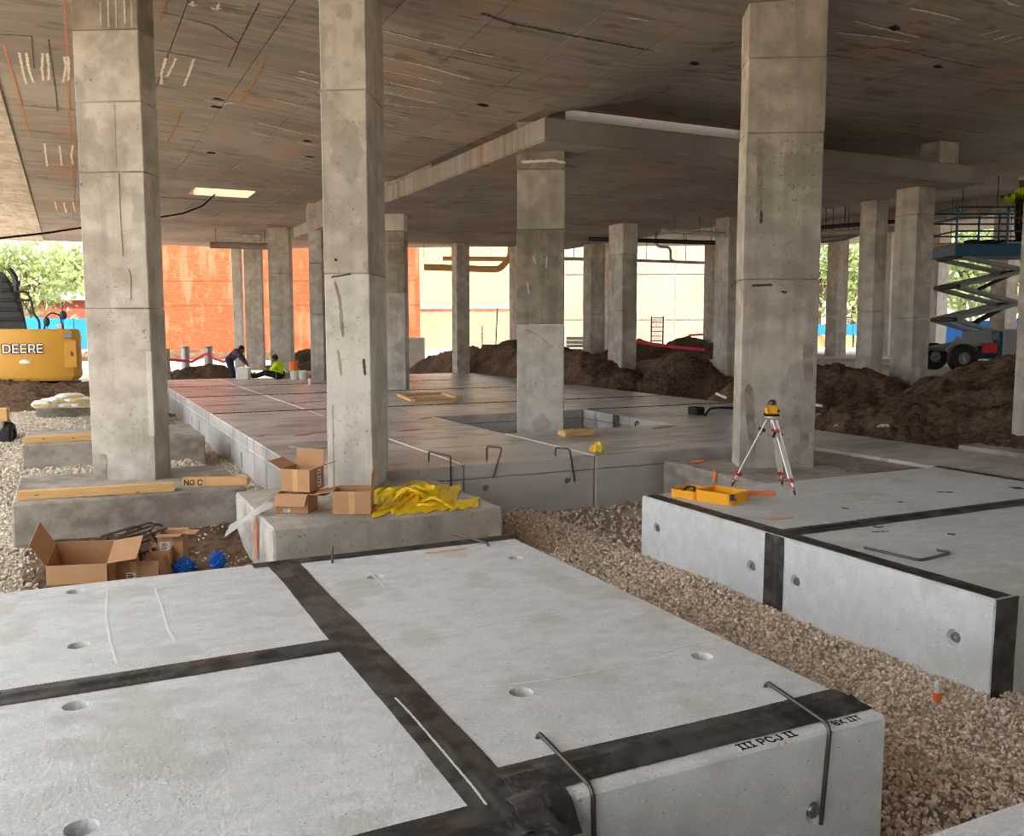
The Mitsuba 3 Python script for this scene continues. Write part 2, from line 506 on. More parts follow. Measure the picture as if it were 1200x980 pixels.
def grid_mesh(xs, ys, zf):
    X, Y = np.meshgrid(xs, ys, indexing='ij')
    V = np.stack([X, Y, zf(X, Y)], -1).reshape(-1, 3)
    nx, ny = len(xs), len(ys)
    i, j = np.meshgrid(np.arange(nx - 1), np.arange(ny - 1), indexing='ij')
    a = (i * ny + j).ravel()
    F = np.vstack([np.stack([a, a + ny, a + ny + 1], 1), np.stack([a, a + ny + 1, a + 1], 1)])
    return trimesh.Trimesh(V, F, process=False)


xs = np.concatenate([np.arange(-90, -10, 4.0), np.arange(-10, 40, 0.7), np.arange(40, 141, 4.0)])
ys = np.concatenate([np.arange(-50, -6, 4.0), np.arange(-6, 66, 0.8), np.arange(66, 141, 5.0)])
structure('ground', grid_mesh(xs, ys, gz), 'site_ground', 'pale limestone ground of the construction site', smooth=True)

from shapely.geometry import box as sbox, Polygon
deck = (sbox(-3.7, -20.2, 35, 49) & Polygon([(-60, 88.9), (-60, -60), (128.8, -60), (128.8, -20.1)])) - sbox(7.70, 15.3, 12.9, 31) - sbox(3.52, 28.46, 5.27, 29.9)
slab = trimesh.creation.extrude_polygon(deck, 0.33, engine='earcut')
slab.apply_translation([0, 0, 5.875])
structure('ceiling', slab, 'soffit_concrete', 'brown board-marked concrete soffit over the whole floor')
structure('ceiling_drop_slab', box(7.40, 18.6, 13.90, 33, 4.965, 5.34, 0.015), 'soffit_concrete', 'lower concrete slab hung under the main soffit')
def sag(x, y):
    """The soffit dips gently towards the corner of the lower slab."""
    return -0.42 * sstep(1.0, 7.45, x) * (1 - sstep(7.6, 9.4, x)) * sstep(7.5, 13.9, y) * (1 - sstep(21.5, 27.3, y))


def under(x, y):
    return 5.877 + sag(x, y)


hau = cat(grid_mesh(np.linspace(0.8, 7.45, 24), np.linspace(7.2, 27.3, 44), under), grid_mesh(np.linspace(7.45, 9.5, 8), np.linspace(7.2, 13.95, 16), under),
          grid_mesh(np.array([7.45, 7.69]), np.linspace(13.95, 31, 24), lambda x, y: under(0 * x + 7.45, y)), grid_mesh(np.array([7.69, 7.6901]), np.linspace(13.95, 31, 24), lambda x, y: np.where(x > 7.69005, 5.9, under(0 * x + 7.45, y))),
          quadlist([[7.45, 13.95, 5.456], [7.69, 13.95, 5.456], [9.5, 13.95, 5.876], [7.45, 13.95, 5.9]], [[0, 1, 2], [0, 2, 3]]))
structure('ceiling_haunch', hau, 'soffit_concrete', 'gently dipping part of the soffit over the slot beside the lower slab', smooth=30)
structure('ceiling_downstand', box(7.5, 7.66, 19.5, 31.5, 5.37, 5.9, 0.01), 'soffit_concrete', 'concrete downstand closing the slot beside the lower slab')
structure('ceiling_edge_strip', box(-3.69, -0.87, -6, 48.9, 5.82, 5.88, 0.01), 'column_concrete', 'pale strip of soffit along the open side')
structure('ceiling_beam', box(26.4, 27.0, 10, 29, 5.40, 5.88, 0.02), 'soffit_concrete', 'dark downstand beam near the lift')
# formwork sheets of the soffit, one by one where the joints can be seen
rngp = np.random.default_rng(11)
sheet_mesh = box(0.008, 1.162, 0.008, 2.332, 0, 0.024, 0.003)
sheet = ply(sheet_mesh, 'soffit_concrete')


def soffit_sheets(holder, x0, nx, y0, ny, z, skip=lambda x, y: False):
    for i in range(nx):
        for j in range(ny):
            x, y = x0 + 1.17 * i, y0 + 2.34 * j
            if skip(x, y):
                continue
            dz = rngp.uniform(-0.006, 0.003)
            if holder == 'ceiling' and abs(sag(x + 0.6, y + 1.2)) + abs(sag(x + 1.17, y + 2.3)) > 1e-4:
                m = sheet_mesh.subdivide().subdivide()
                m.vertices = m.vertices + [x, y, z + dz]
                V = np.array(m.vertices)
                V[:, 2] += sag(V[:, 0], V[:, 1])
                m.vertices = V
                scene[key_for('formwork_sheet', holder)] = ply(m, 'soffit_concrete')
            else:
                scene[key_for('formwork_sheet', holder)] = {**sheet, 'to_world': T4().translate([x, y, z + dz])}


soffit_sheets('ceiling', -0.82, 7, 5.3, 14, 5.855, lambda x, y: 2.3 < x < 5.3 and 26 < y < 30)
soffit_sheets('ceiling', 7.37, 12, -1.2, 6, 5.855)
soffit_sheets('ceiling_drop_slab', 7.42, 9, 13.93, 5, 4.945)
# plywood lining of the roof opening, and the white boards that stand on the drop slab in the open light well
part('ceiling', 'opening_lining', cat(box(3.52, 5.27, 29.88, 29.92, 5.85, 6.4), box(3.50, 3.53, 28.46, 29.9, 5.85, 6.4), box(5.26, 5.29, 28.46, 29.9, 5.85, 6.4)), 'block', label='sunlit plywood lining of the roof opening')
bw = thing('insulation_board_wall', 'white insulation boards standing on the lower slab in the slot under the soffit', 'wall boards')
for k in range(4):
    part(bw, 'board', box(7.91 + 1.25 * k, 9.15 + 1.25 * k, 15.42, 15.48, 5.34, 7.2, 0.006), 'white_board')
for k in range(8):
    part(bw, 'board', box(7.84, 7.90, 15.49 + 1.85 * k, 17.32 + 1.85 * k, 5.34, 7.2, 0.006), 'white_board')

# the closed back of the floor, behind the camera
structure('wall_back', cat(box(-3.9, 35, -20.3, -20.0, -1.2, 6.0), box(-3.9, -3.6, -20.0, -6.0, -1.2, 6.0)), 'wall_concrete_grey', 'concrete wall closing the floor behind the camera')
# perimeter: what is seen past the open sides
E30 = np.array([math.cos(math.radians(30)), -math.sin(math.radians(30)), 0])
N30 = np.array([math.sin(math.radians(30)), math.cos(math.radians(30)), 0])


def wall30(p, w, h, th, z0=-0.6):
    """A wall parallel to the turned columns: p is its left foot, w its length."""
    m = box(0, w, 0, th, 0, h)
    return moved(m, (p[0], p[1], z0), rz=-30)


bwall = wall30((2.812, 61.936, 0.870)[:2], 19.0, 9.5, 0.4)
structure('wall_brick', bwall, 'brick', 'lime-streaked orange brick wall of the neighbouring building')
for q in ((6.161, 61.593, 0.852), (9.006, 61.241, 0.837)):
    part('wall_brick', 'pilaster', moved(box(0, 1.0, -0.14, 0, 0, 9.5, 0.02), q[:2] + (-0.6,), rz=-30), 'brick')
for z in (3.1, 4.6):
    part('wall_brick', 'string_course', moved(box(0, 19, -0.03, 0, 0, 0.15, 0.01), tuple(np.array((2.812, 61.936, 0.870)) * [1, 1, 0] + [0, 0, z]), rz=-30), 'brick')
structure('wall_block', wall30((18.749, 61.192, 0.771)[:2], 19, 3.6, 0.4), 'block', 'pale salmon block wall behind the spoil heaps')
part('wall_block', 'coping', moved(box(-0.1, 19.1, -0.15, 0.5, 0, 0.16, 0.02), tuple(np.array((18.749, 61.192, 0.771)) * [1, 1, 0] + [0, 0, 3.0]), rz=-30), 'white_board')
structure('wall_cream', wall30((20.650, 68.975, 0.643)[:2], 22, 10.5, 0.4), 'plaster_cream', 'sunlit cream upper wall beyond the block wall')
structure('wall_concrete', wall30((26.659, 48.107, 0.909)[:2], 9.2, 10, 0.4), 'wall_concrete_pale', 'sunlit pale concrete wall with panel joints')
wc = np.array((26.659, 48.107, 0.909)) * [1, 1, 0]
for i in range(4):
    for j in range(3):
        q = wc + E30 * (2.3 * i + 0.03) + [0, 0, -0.5 + 2.7 * j]
        part('wall_concrete', 'wall_panel', moved(box(0, 2.24, -0.05, 0.0, 0, 2.65, 0.02), tuple(q), rz=-30), 'wall_concrete_pale')

# ------------------------------------------------------------------ gravel
rngg = np.random.default_rng(5)


def gravel(name, label, n, x0, x1, y0, y1, s0, s1, pal, keep, seed, faces8, lift=0.0):
    rng = np.random.default_rng(seed)
    x, y = rng.uniform(x0, x1, n), rng.uniform(y0, y1, n)
    ok = keep(x, y)
    x, y = x[ok], y[ok]
    s = rng.uniform(s0, s1, len(x)) * (0.8 + 0.5 * rng.random(len(x)) ** 3)
    z = gravel_z(x, y) + rng.uniform(-0.3, 0.5, len(x)) * s + lift
    pal = np.array(pal)
    a = rng.random((len(x), 1))
    tone = pal[rng.integers(0, len(pal), len(x))] * (0.75 + 0.5 * a)
    m, col = stones(np.stack([x, y, z], 1), s, tone, seed + 1, faces8)
    k = solo(name, label, 'gravel', m, 'stone', kind='stuff', color=col)
    return k


def gravel_z(x, y):
    p = np.stack([x * 1.7, y * 1.7, x * 0], -1)
    q = np.stack([x * 0.6, y * 0.6, x * 0 + 7], -1)
    rise = 0.13 * sstep(10.0, 10.9, y) + 0.18 * sstep(11, 25, y)
    return -0.70 + rise * sstep(2.25, 1.7, x) + 0.07 * (meshkit.fbm(p, 3, 9) - 0.5) + 0.08 * (meshkit.fbm(q, 2, 4) - 0.5) + 0.06 * np.exp(-((x - 5.35) / 0.25) ** 2)


bed = grid_mesh(np.arange(1.7, 11.01, 0.12), np.arange(0.5, 10.75, 0.12), lambda x, y: gravel_z(x, y) - 0.02)
structure('ground_gravel_bed', bed, 'site_ground', 'crushed limestone bed between the precast modules', smooth=True)
bed2 = grid_mesh(np.arange(-8, 2.7, 0.2), np.arange(6.9, 36, 0.2), lambda x, y: gravel_z(x, y) - 0.02)
structure('ground_gravel_bed_002', bed2, 'site_ground', 'crushed limestone bed along the row of footings', smooth=True)
LIME = [C(214, 196, 174), C(194, 174, 152), C(226, 212, 192), C(174, 154, 134), C(202, 180, 154), C(220, 202, 182)]
LIME2 = [C(214, 204, 186), C(196, 184, 164), C(226, 218, 204), C(176, 162, 142), C(206, 192, 168)]
gravel('gravel', 'brown and cream crushed stone filling the trench between the precast modules', 46000, 3.2, 5.5, 1.4, 10.7, 0.010, 0.021, LIME, lambda x, y: (x < 5.41) | (y > 7.95), 21, False)
gravel('gravel', 'loose cream stones in the pit around the column with the laser tripod', 2500, 5.5, 9.95, 8.0, 10.6, 0.016, 0.03, LIME, lambda x, y: (x < 7.2) | (y > 10.2), 22, False)
gravel('gravel', 'crushed stone between the block with the loose bar and the one at the bottom corner', 15000, 5.5, 9.5, 1.9, 3.84, 0.012, 0.026, LIME, lambda x, y: y > 2.12, 27, True)
nopad = lambda x, y: ~((x > -0.69) & (x < 1.88) & (y > 10.85) & (y < 12.95)) & ~((x > -0.82) & (x < 2.1) & (y > 16.37) & (y < 18.65)) & ~((x > -0.85) & (x < 1.95) & (y > 24.25) & (y < 26.05))
gravel('gravel', 'pale crushed limestone lying around the row of low footings', 80000, -4.5, 2.55, 10.9, 30, 0.015, 0.034, LIME2, lambda x, y: nopad(x, y) & (np.random.default_rng(1).random(len(x)) < np.clip(1.5 - (y - 10) / 28, 0.3, 1)), 23, True)
gravel('gravel', 'pale crushed limestone beside the discarded cartons', 11000, -3.4, -0.35, 6.9, 11, 0.012, 0.028, LIME2, lambda x, y: x < -0.3 - 0.25 * np.sin(y * 2), 24, True)
gravel('gravel', 'dirty stones strewn over the mud behind the precast blocks', 2600, -0.5, 2.0, 6.9, 10.95, 0.012, 0.034, LIME2 + [C(120, 104, 86)] * 4, lambda x, y: x > -0.5, 25, True, lift=0.02)


def mud_z(x, y):
    p = np.stack([x * 2.6, y * 2.6, x * 0], -1)
    edge = sstep(-0.75, -0.2, x) * sstep(2.35, 1.9, x) * sstep(6.7, 7.2, y)
    return gravel_z(x, y) - 0.06 + 0.10 * edge * (0.6 + meshkit.fbm(p, 4, 6))


solo('mud_patch', 'dark wet mud between the long footing and the near precast blocks', 'mud', grid_mesh(np.arange(-0.9, 2.4, 0.05), np.arange(6.9, 11.0, 0.05), mud_z), 'earth', smooth=True, kind='stuff')

# ------------------------------------------------------------------ spoil heaps


def heap(label, ridge, slope=0.62, cell=0.14, seed=0, limit=None, amp=0.30, group=None, base=None, grain=1.0):
    """A heap of dug earth: the ridge gives its tops (x, y, z); the flanks fall at the angle of repose, broken into clods and rills."""
    R = []
    for a, b in zip(ridge, ridge[1:] + ridge[-1:]):
        for t in np.linspace(0, 1, 7):
            R.append(np.array(a) * (1 - t) + np.array(b) * t)
    R = np.array(R)
    g0 = R[:, 2].max() + 1.2
    reach = g0 / slope + 0.4
    xs, ys = np.arange(R[:, 0].min() - reach, R[:, 0].max() + reach, cell), np.arange(R[:, 1].min() - reach, R[:, 1].max() + reach, cell)
    X, Y = np.meshgrid(xs, ys, indexing='ij')
    P = np.stack([X, Y, X * 0 + seed], -1)
    wob = 1.3 * (meshkit.fbm(P * 0.8, 3, seed) - 0.5)
    H = np.full(X.shape, -9.0)
    for r in R:
        d = np.hypot(X - r[0], Y - r[1])
        H = np.maximum(H, r[2] - slope * np.maximum(np.sqrt(d * d + 0.12) - 0.35 + 0.5 * wob * np.minimum(d, 1), 0))
    H = H + amp * grain * 1.6 * (meshkit.fbm(P * 1.7, 4, seed + 3) - 0.5) + 0.20 * grain * (meshkit.fbm(P * 7, 3, seed + 5) - 0.5)
    if limit is not None:
        H = np.minimum(H, limit(X, Y))
    G = gz(X, Y)
    H = np.maximum(H, G - 0.12)
    nx, ny = len(xs), len(ys)
    i, j = np.meshgrid(np.arange(nx - 1), np.arange(ny - 1), indexing='ij')
    a = (i * ny + j).ravel()
    up = (H > G - 0.10).ravel()
    F = np.vstack([np.stack([a, a + ny, a + ny + 1], 1), np.stack([a, a + ny + 1, a + 1], 1)])
    F = F[up[F].any(1)]
    m = trimesh.Trimesh(np.stack([X, Y, H], -1).reshape(-1, 3), F, process=False)
    m.remove_unreferenced_vertices()
    return solo('spoil_heap', label, 'dirt pile', m, 'earth', smooth=True, group=group)


edge14 = lambda x, y: np.where(y > 13, (x - 14.05) * 1.3 - 0.02, (x - 11.75) * 1.1 - 0.02)
heap('low berm of dark earth along the slab edge below the scissor lift', [(12.900, 13.271, -0.083), (13.300, 12.242, 0.399), (13.400, 11.040, 0.410), (13.500, 9.352, 0.431), (13.500, 7.911, 0.604)], 0.50, 0.08, 1, edge14, 0.22)
heap('tall earth heap sloping up beneath the scissor lift wheels', [(16.600, 13.167, 0.554), (17.000, 12.587, 0.968), (17.200, 11.984, 1.195), (17.500, 10.973, 1.436)], 0.48, 0.10, 2, None, 0.24)
heap('dark earth heap behind the column with the tripod', [(16.000, 16.813, 0.943), (16.000, 15.971, 0.871), (16.000, 15.318, 0.936), (16.200, 14.872, 0.775), (16.400, 14.543, 0.709)], 0.55, 0.10, 3, edge14, 0.3)
heap('steep pointed heap of brown earth in front of the pale concrete wall', [(16.200, 22.910, 0.360), (17.000, 22.541, 1.013), (17.200, 21.787, 0.544)], 0.62, 0.10, 4, edge14, 0.3)
heap('grey ridge of spoil under the red barrier tape', [(19.946, 29.969, 1.255), (20.497, 29.595, 1.157), (21.147, 29.134, 0.959), (21.667, 28.750, 1.460), (21.980, 28.511, 1.295), (22.344, 28.227, 0.967)], 0.6, 0.16, 5, None, 0.3)
heap('long dark spoil bank along the slab in front of the salmon block wall', [(12.144, 38.636, 0.772), (13.331, 37.713, 0.930), (13.821, 36.683, 1.092), (14.391, 35.170, 1.006), (14.722, 32.852, 1.148), (15.051, 30.821, 1.275)], 0.6, 0.14, 6, edge14, 0.35)
heap('spoil bank running behind the middle columns', [(15.026, 28.818, 1.212), (15.035, 26.537, 1.106), (15.192, 25.404, 0.961), (15.408, 24.094, 0.698)], 0.6, 0.12, 7, edge14, 0.3)
heap('dried brown mound beside the bending worker', [(3.581, 36.826, 0.058), (4.108, 36.771, 0.214), (4.762, 36.692, 0.304), (5.476, 36.593, 0.128)], 0.55, 0.12, 8, lambda x, y: (y - 33.2) * 0.9 - 0.1, 0.3)
heap('dark rubble heap behind the orange bucket', [(9.780, 43.924, 0.470), (10.333, 43.798, 0.590), (11.315, 43.554, 0.501), (11.909, 43.396, 0.539)], 0.6, 0.16, 9, None, 0.5)
heap('dark rutted bank of earth in front of the excavator', [(-2.802, 26.854, 0.409), (-1.678, 26.948, 0.330), (-0.691, 26.991, 0.346), (0.228, 26.999, 0.276), (0.703, 26.991, 0.100)], 0.55, 0.10, 10, lambda x, y: (y - 26.2) * 1.3 - 0.5, 0.22)
heap('pale rubble strewn along the foot of the brick wall', [(1.701, 57.975, 0.539), (4.947, 57.789, 0.459), (6.861, 57.593, 0.340), (9.060, 57.288, 0.270), (11.806, 56.786, 0.355), (14.589, 56.135, 0.393), (16.882, 55.489, 0.383)], 0.4, 0.3, 12, None, 0.5)

# ------------------------------------------------------------------ precast modules


def cyl_z(x, y, z0, z1, r0, r1, n=16):
    return lathe([[0, z0], [r0, z0], [r1, z1], [0, z1]], n, (x, y, 0))


def module(label, x0, x1, y0, y1, mat='vault_concrete', holes=(), plugs=(), seam=False, zt=0.0, zb=-0.98, group=None, ch=0.012, slots=()):
    k = thing('precast_module', label, 'concrete block', group)
    tools, tools2 = [cyl_z(x, y, zt - 0.11, zt + 0.01, 0.046, 0.062) for x, y in holes], []
    for ax, c, z in plugs:
        m = lathe([[0, -0.03], [0.045, -0.03], [0.062, 0.005], [0, 0.005]], 20)
        m = moved(m, (0, 0, 0), ry=-90) if ax == 'x' else moved(m, (0, 0, 0), rx=90)
        m.apply_translation((x0, c, z) if ax == 'x' else (c, y0, z))
        tools2.append(m)
    for y, z0, z1 in slots:
        tools2.append(box(x0 - 0.05, x0 + 0.16, y - 0.07, y + 0.07, z0, z1))
    if seam:
        lid = box(x0 + 0.004, x1 - 0.004, y0 + 0.004, y1 - 0.004, zt - 0.185, zt, ch)
        part(k, 'lid', cut(lid, *tools) if tools else lid, mat)
        b = box(x0 + 0.008, x1 - 0.008, y0 + 0.008, y1 - 0.008, zb, zt - 0.193, ch)
        part(k, 'base', cut(b, *tools2) if tools2 else b, mat)
    else:
        b = box(x0 + 0.004, x1 - 0.004, y0 + 0.004, y1 - 0.004, zb, zt, ch)
        part(k, 'body', cut(b, *tools, *tools2) if tools or tools2 else b, mat)
    for x, y in holes:
        part(k, 'lifting_anchor', cat(cyl_z(x, y, zt - 0.112, zt - 0.08, 0.030, 0.030), moved(ico(0.02, 2), (x + 0.004, y, zt - 0.07))), 'dark_steel', label='recessed lifting anchor')
    for ax, c, z in plugs:
        m = lathe([[0.014, 0], [0.036, 0], [0.038, 0.008], [0.030, 0.020], [0.017, 0.020], [0.014, 0.0]], 18)
        m = moved(m, (0, 0, 0), ry=-90) if ax == 'x' else moved(m, (0, 0, 0), rx=90)
        m.apply_translation((x0 + 0.029, c, z) if ax == 'x' else (c, y0 + 0.029, z))
        part(k, 'side_insert', m, 'galvanised', smooth=40, label='round threaded insert')
    return k


near1 = module('near pale grey precast block with two lifting holes, in front of the crossing tape', -2.62, 1.385, 2.90, 4.885, holes=[(-0.05, 4.64), (-0.04, 3.46), (-1.9, 4.64), (-1.9, 3.46)])
near2 = module('pale grey precast block beside the discarded cartons, edged by tape on two sides', -2.62, 1.385, 4.895, 6.90, holes=[(-0.04, 6.71), (-0.03, 5.54), (-1.9, 6.71), (-1.9, 5.54)])
near3 = module('large pale grey precast block with two rebar hooks over its front edge', 1.395, 3.345, 2.86, 6.88, holes=[(1.91, 6.16), (1.93, 3.85), (3.04, 3.85), (3.06, 6.2)], plugs=[('y', 2.915, -0.37), ('y', 2.0, -0.37)])
under_eye = module('precast block under the camera with black stencilled marks at its corner', -2.62, 1.40, -1.2, 2.76)
module('precast block whose bare corner shows below the two rebar hooks', 2.30, 5.3, -1.0, 2.10)
r1 = module('precast block carrying the yellow case and the tripod', 5.42, 9.98, 5.925, 7.95, plugs=[('x', 7.66, -0.30), ('x', 6.2, -0.35)])
r2 = module('precast block beside the gravel trench with a loose bent bar lying on it', 5.42, 9.98, 3.82, 5.905, plugs=[('x', 5.65, -0.35), ('x', 4.12, -0.35)])
module('trodden slab strip right of the tripod column pit', 9.99, 11.68, 3.0, 7.95, mat='deck_concrete', seam=True)
module('trodden slab strip below the earth berm, its cut side facing the pit', 9.99, 11.68, 7.96, 13.2, mat='deck_concrete', seam=True)
DRAINS = [(15.82, -0.64, -0.34), (17.1, -0.63, -0.36), (21.5, -0.58, -0.33), (22.77, -0.57, -0.34), (25.65, -0.59, -0.34)]  # drain slots in the deck's side: y, bottom, top
# the older deck beyond: rows along y, columns along x
DY = [10.70, 13.65, 16.92, 19.45, 24.3, 28.4, 32.6]
DX = [2.55, 4.54, 6.52, 9.98, 11.9, 14.0]
words_x = ['edge column by the footings', 'second column from the footings', 'middle column', 'fourth column', 'column by the spoil heaps']
words_y = ['front row above the trench', 'row level with the square pit', 'row just past the pit', 'row with the timber frame', 'fifth row', 'last row before the workers']
for j in range(6):
    for i in range(5):
        if (i == 2 and j == 1) or (i == 4 and j == 0):
            continue
        y0, y1 = DY[j] + 0.004, DY[j + 1] - 0.004
        x0, x1 = DX[i] + 0.004, DX[i + 1] - 0.004
        if i == 3 and j == 0:
            y0 = 13.22
        pl = [('y', 4.85, -0.33), ('y', 6.09, -0.32)] if (i == 1 and j == 0) else ()
        slots = [q for q in DRAINS if i == 0 and y0 < q[0] < y1]
        module(f'trodden deck slab, {words_x[i]}, {words_y[j]}', x0, x1, y0, y1, mat='deck_concrete', seam=True, plugs=pl, slots=slots)

# ------------------------------------------------------------------ black butyl tape over the joints


def tape(label, O, U, V, ridge=0.010, seed=0, wave=0.010, nu=70, name='joint_tape', lift=0.004):
    """A strip of wrinkled tape: from O along U, V wide across; stands proud along its middle where the joint is."""
    O, U, V = (np.array(a, float) for a in (O, U, V))
    N = np.cross(U, V)
    N /= np.linalg.norm(N)
    L = np.linalg.norm(U)
    nu = max(8, int(L * 22))
    nv = 11
    u, v = np.meshgrid(np.linspace(0, 1, nu), np.linspace(0, 1, nv), indexing='ij')
    s = u * L
    e0 = wave * 2 * (meshkit.fbm(np.stack([s * 2.0, s * 0 + seed, s * 0], -1), 3, seed) - 0.5)
    e1 = wave * 2 * (meshkit.fbm(np.stack([s * 2.0, s * 0 + seed + 40, s * 0], -1), 3, seed + 7) - 0.5)
    w = np.linalg.norm(V)
    vv = v + ((1 - v) * e0 + v * e1) / w
    c = 0.5 + 0.16 * (meshkit.fbm(np.stack([s * 0.8, s * 0 + seed + 3, s * 0], -1), 2, seed + 2) - 0.5)
    h = lift + ridge * np.exp(-((v - c) / 0.09) ** 2) + 0.4 * ridge * np.exp(-((v - c - 0.22) / 0.05) ** 2)
    h += 0.005 * meshkit.fbm(np.stack([s * 9, v * w * 30, s * 0 + seed], -1), 3, seed + 4)
    h *= np.where((v < 0.02) | (v > 0.98), 0.45, 1)
    P = O + u[..., None] * U + vv[..., None] * V + h[..., None] * N
    if name:
        return solo(name, label, 'joint tape', thick_sheet(P, nu, nv, 0.003), 'joint_tape', smooth=40)
    return thick_sheet(P, nu, nv, 0.003)


wide = tape('wide black joint tape running away between the near precast blocks', (1.50, 2.70, 0), (0, 4.08, 0), (-0.225, 0, 0), 0.014, 1)
scr = tape('narrower black tape across the two left-hand near blocks, meeting the wide tape', (-2.6, 4.785, 0.001), (3.90, 0, 0), (0, 0.205, 0), 0.010, 2)
tape('black tape along the front edge of the large near block, under the rebar hooks', (1.46, 2.945, 0.003), (1.87, 0, 0), (0, 0.245, 0), 0.016, 3)
tape('black tape at the bottom of the picture along the front of the near block', (-2.6, 2.64, 0.001), (4.12, 0, 0), (0, 0.33, 0), 0.012, 4)
tape('thin black tape along the back edge of the large near block', (1.16, 6.765, 0.005), (2.22, 0, 0), (0, 0.13, 0), 0.008, 5)
# folded flap of tape at the corner above the gap
fl = thing('tape_flap', 'folded black tape flap hanging at the block corner above the gap', 'joint tape')
part(fl, 'fold', thick_sheet([[[1.40 + 0.24 * a, 2.93 - 0.17 * b, 0.02 + 0.02 * math.sin(3 * b + 2 * a) - 0.22 * max(0, b - 0.55) ** 1.2] for b in np.linspace(0, 1, 9)] for a in np.linspace(0, 1, 9)], 9, 9, 0.004), 'joint_tape', smooth=40)
part(fl, 'drop', thick_sheet([[[1.46 + 0.16 * a, 2.845 - 0.02 * math.sin(5 * b), -0.01 - 0.17 * b * (1 - 0.35 * a)] for b in np.linspace(0, 1, 7)] for a in np.linspace(0, 1, 7)], 7, 7, 0.004), 'joint_tape', smooth=40)
tape('black tape along the upper edge of the pale blocks by the gravel trench', (5.61, 3.84, 0), (0, 4.06, 0), (-0.16, 0, 0), 0.007, 6)
tape('long black tape across the slab behind the loose bent bar', (5.44, 5.80, 0.003), (4.6, 0, 0), (0, 0.23, 0), 0.016, 7)
tape('upright black tape over the joint in the face towards the gravel trench', (5.421, 5.79, -0.85), (0, 0, 0.85), (0, 0.24, 0), 0.003, 8, lift=-0.004 + 0.006)
tape('upright black tape at the end corner of the block with the loose bar', (5.65, 3.822, -0.9), (0, 0, 0.9), (-0.22, 0, 0), 0.004, 9, lift=0.003)
tape('dark strip of tape in the joint right of the column pit', (10.06, 3.0, 0), (0, 4.95, 0), (-0.14, 0, 0), 0.004, 10)
tape('dark tape across the old deck beyond the timber frame', (2.6, 24.2, 0), (9.2, 0, 0), (0, 0.16, 0), 0.004, 11)
tape('dark tape across the old deck level with the far side of the pit', (2.6, 19.38, 0), (11.2, 0, 0), (0, 0.14, 0), 0.004, 12)
tape('dark tape on the old deck right of the pit by the spoil heap', (10.1, 16.85, 0), (3.8, 0, 0), (0, 0.13, 0), 0.004, 13)
tape('dark tape across the far end of the old deck before the workers', (2.6, 28.33, 0), (9.0, 0, 0), (0, 0.15, 0), 0.004, 14)
tape('black tape down the joint inside the square pit', (9.978, 15.47, -0.9), (0, 0, 0.9), (0, 0.22, 0), 0.003, 15, lift=0.004)
# pale laths and mortar in the joints that run away from the camera
for n, (x, y0, y1) in enumerate(((6.52, 10.72, 13.6), (4.54, 10.75, 14.2), (4.54, 19.6, 22.8), (8.2, 27.0, 31.5))):
    solo('joint_strip', ['pale strip lying in the deck joint that ends at the front corner', 'pale strip in the deck joint behind the yellow sheeting', 'pale strip in the far deck joint left of the carton column', 'pale strip in the deck joint near the long spoil bank'][n], 'strip', box(x - 0.016, x + 0.016, y0, y1, 0.0, 0.012, 0.003), 'paper_white')

# ------------------------------------------------------------------ writing and spray marks on the blocks


def mark(parent, name, pts, w, th=0.0012, mat='paint_orange', N=(0, 0, 1), seed=0, rough=0.35):
    """A flat stroke of paint along pts, with ragged edges, lying on the surface whose normal is N."""
    P = np.array(pts, float)
    N = np.array(N, float)
    seg = np.linalg.norm(np.diff(P, axis=0), axis=1)
    n = max(6, int(seg.sum() / (w * 0.7)))
    t = np.linspace(0, seg.sum(), n)
    c = np.concatenate([[0], np.cumsum(seg)])
    Q = np.stack([np.interp(t, c, P[:, k]) for k in range(3)], 1)
    tan = np.gradient(Q, axis=0)
    S = np.cross(N, tan)
    S /= np.maximum(np.linalg.norm(S, axis=1, keepdims=True), 1e-9)
    r = np.random.default_rng(seed + 77)
    a = w / 2 * (1 + rough * (2 * r.random(n) - 1))[:, None]
    b = w / 2 * (1 + rough * (2 * r.random(n) - 1))[:, None]
    a[[0, -1]] *= 0.4
    b[[0, -1]] *= 0.4
    V = np.stack([Q + S * a, Q - S * b], 1) + N * (th + 0.0006)
    return part(parent, name, thick_sheet(V, n, 2, th), mat)


def lettering(parent, text, h, O, U, N, mat, depth=0.0015, bold=True, name='lettering'):
    m = meshkit.text_mesh(text, h, depth, bold)
    U, N = np.array(U, float), np.array(N, float)
    U /= np.linalg.norm(U)
    W = np.cross(N, U)
    M = np.eye(4)
    M[:3, 0], M[:3, 1], M[:3, 2], M[:3, 3] = U, W, N, O
    m.apply_transform(M)
    return part(parent, name, m, mat)


# black stencilled code along the front edge of the top, cut off by the tape
lettering(near3, 'III PCJ II', 0.05, (2.50, 2.885, 0.0003), (1, 0.0, 0), (0, 0, 1), 'ink_black', 0.001)
lettering(near3, 'BX IIT', 0.04, (3.04, 2.885, 0.0003), (1, 0, 0), (0, 0, 1), 'ink_black', 0.001)
lettering(under_eye, 'B:2', 0.06, (1.31, 2.66, 0.0003), (0.5, -0.866, 0), (0, 0, 1), 'ink_black', 0.001)
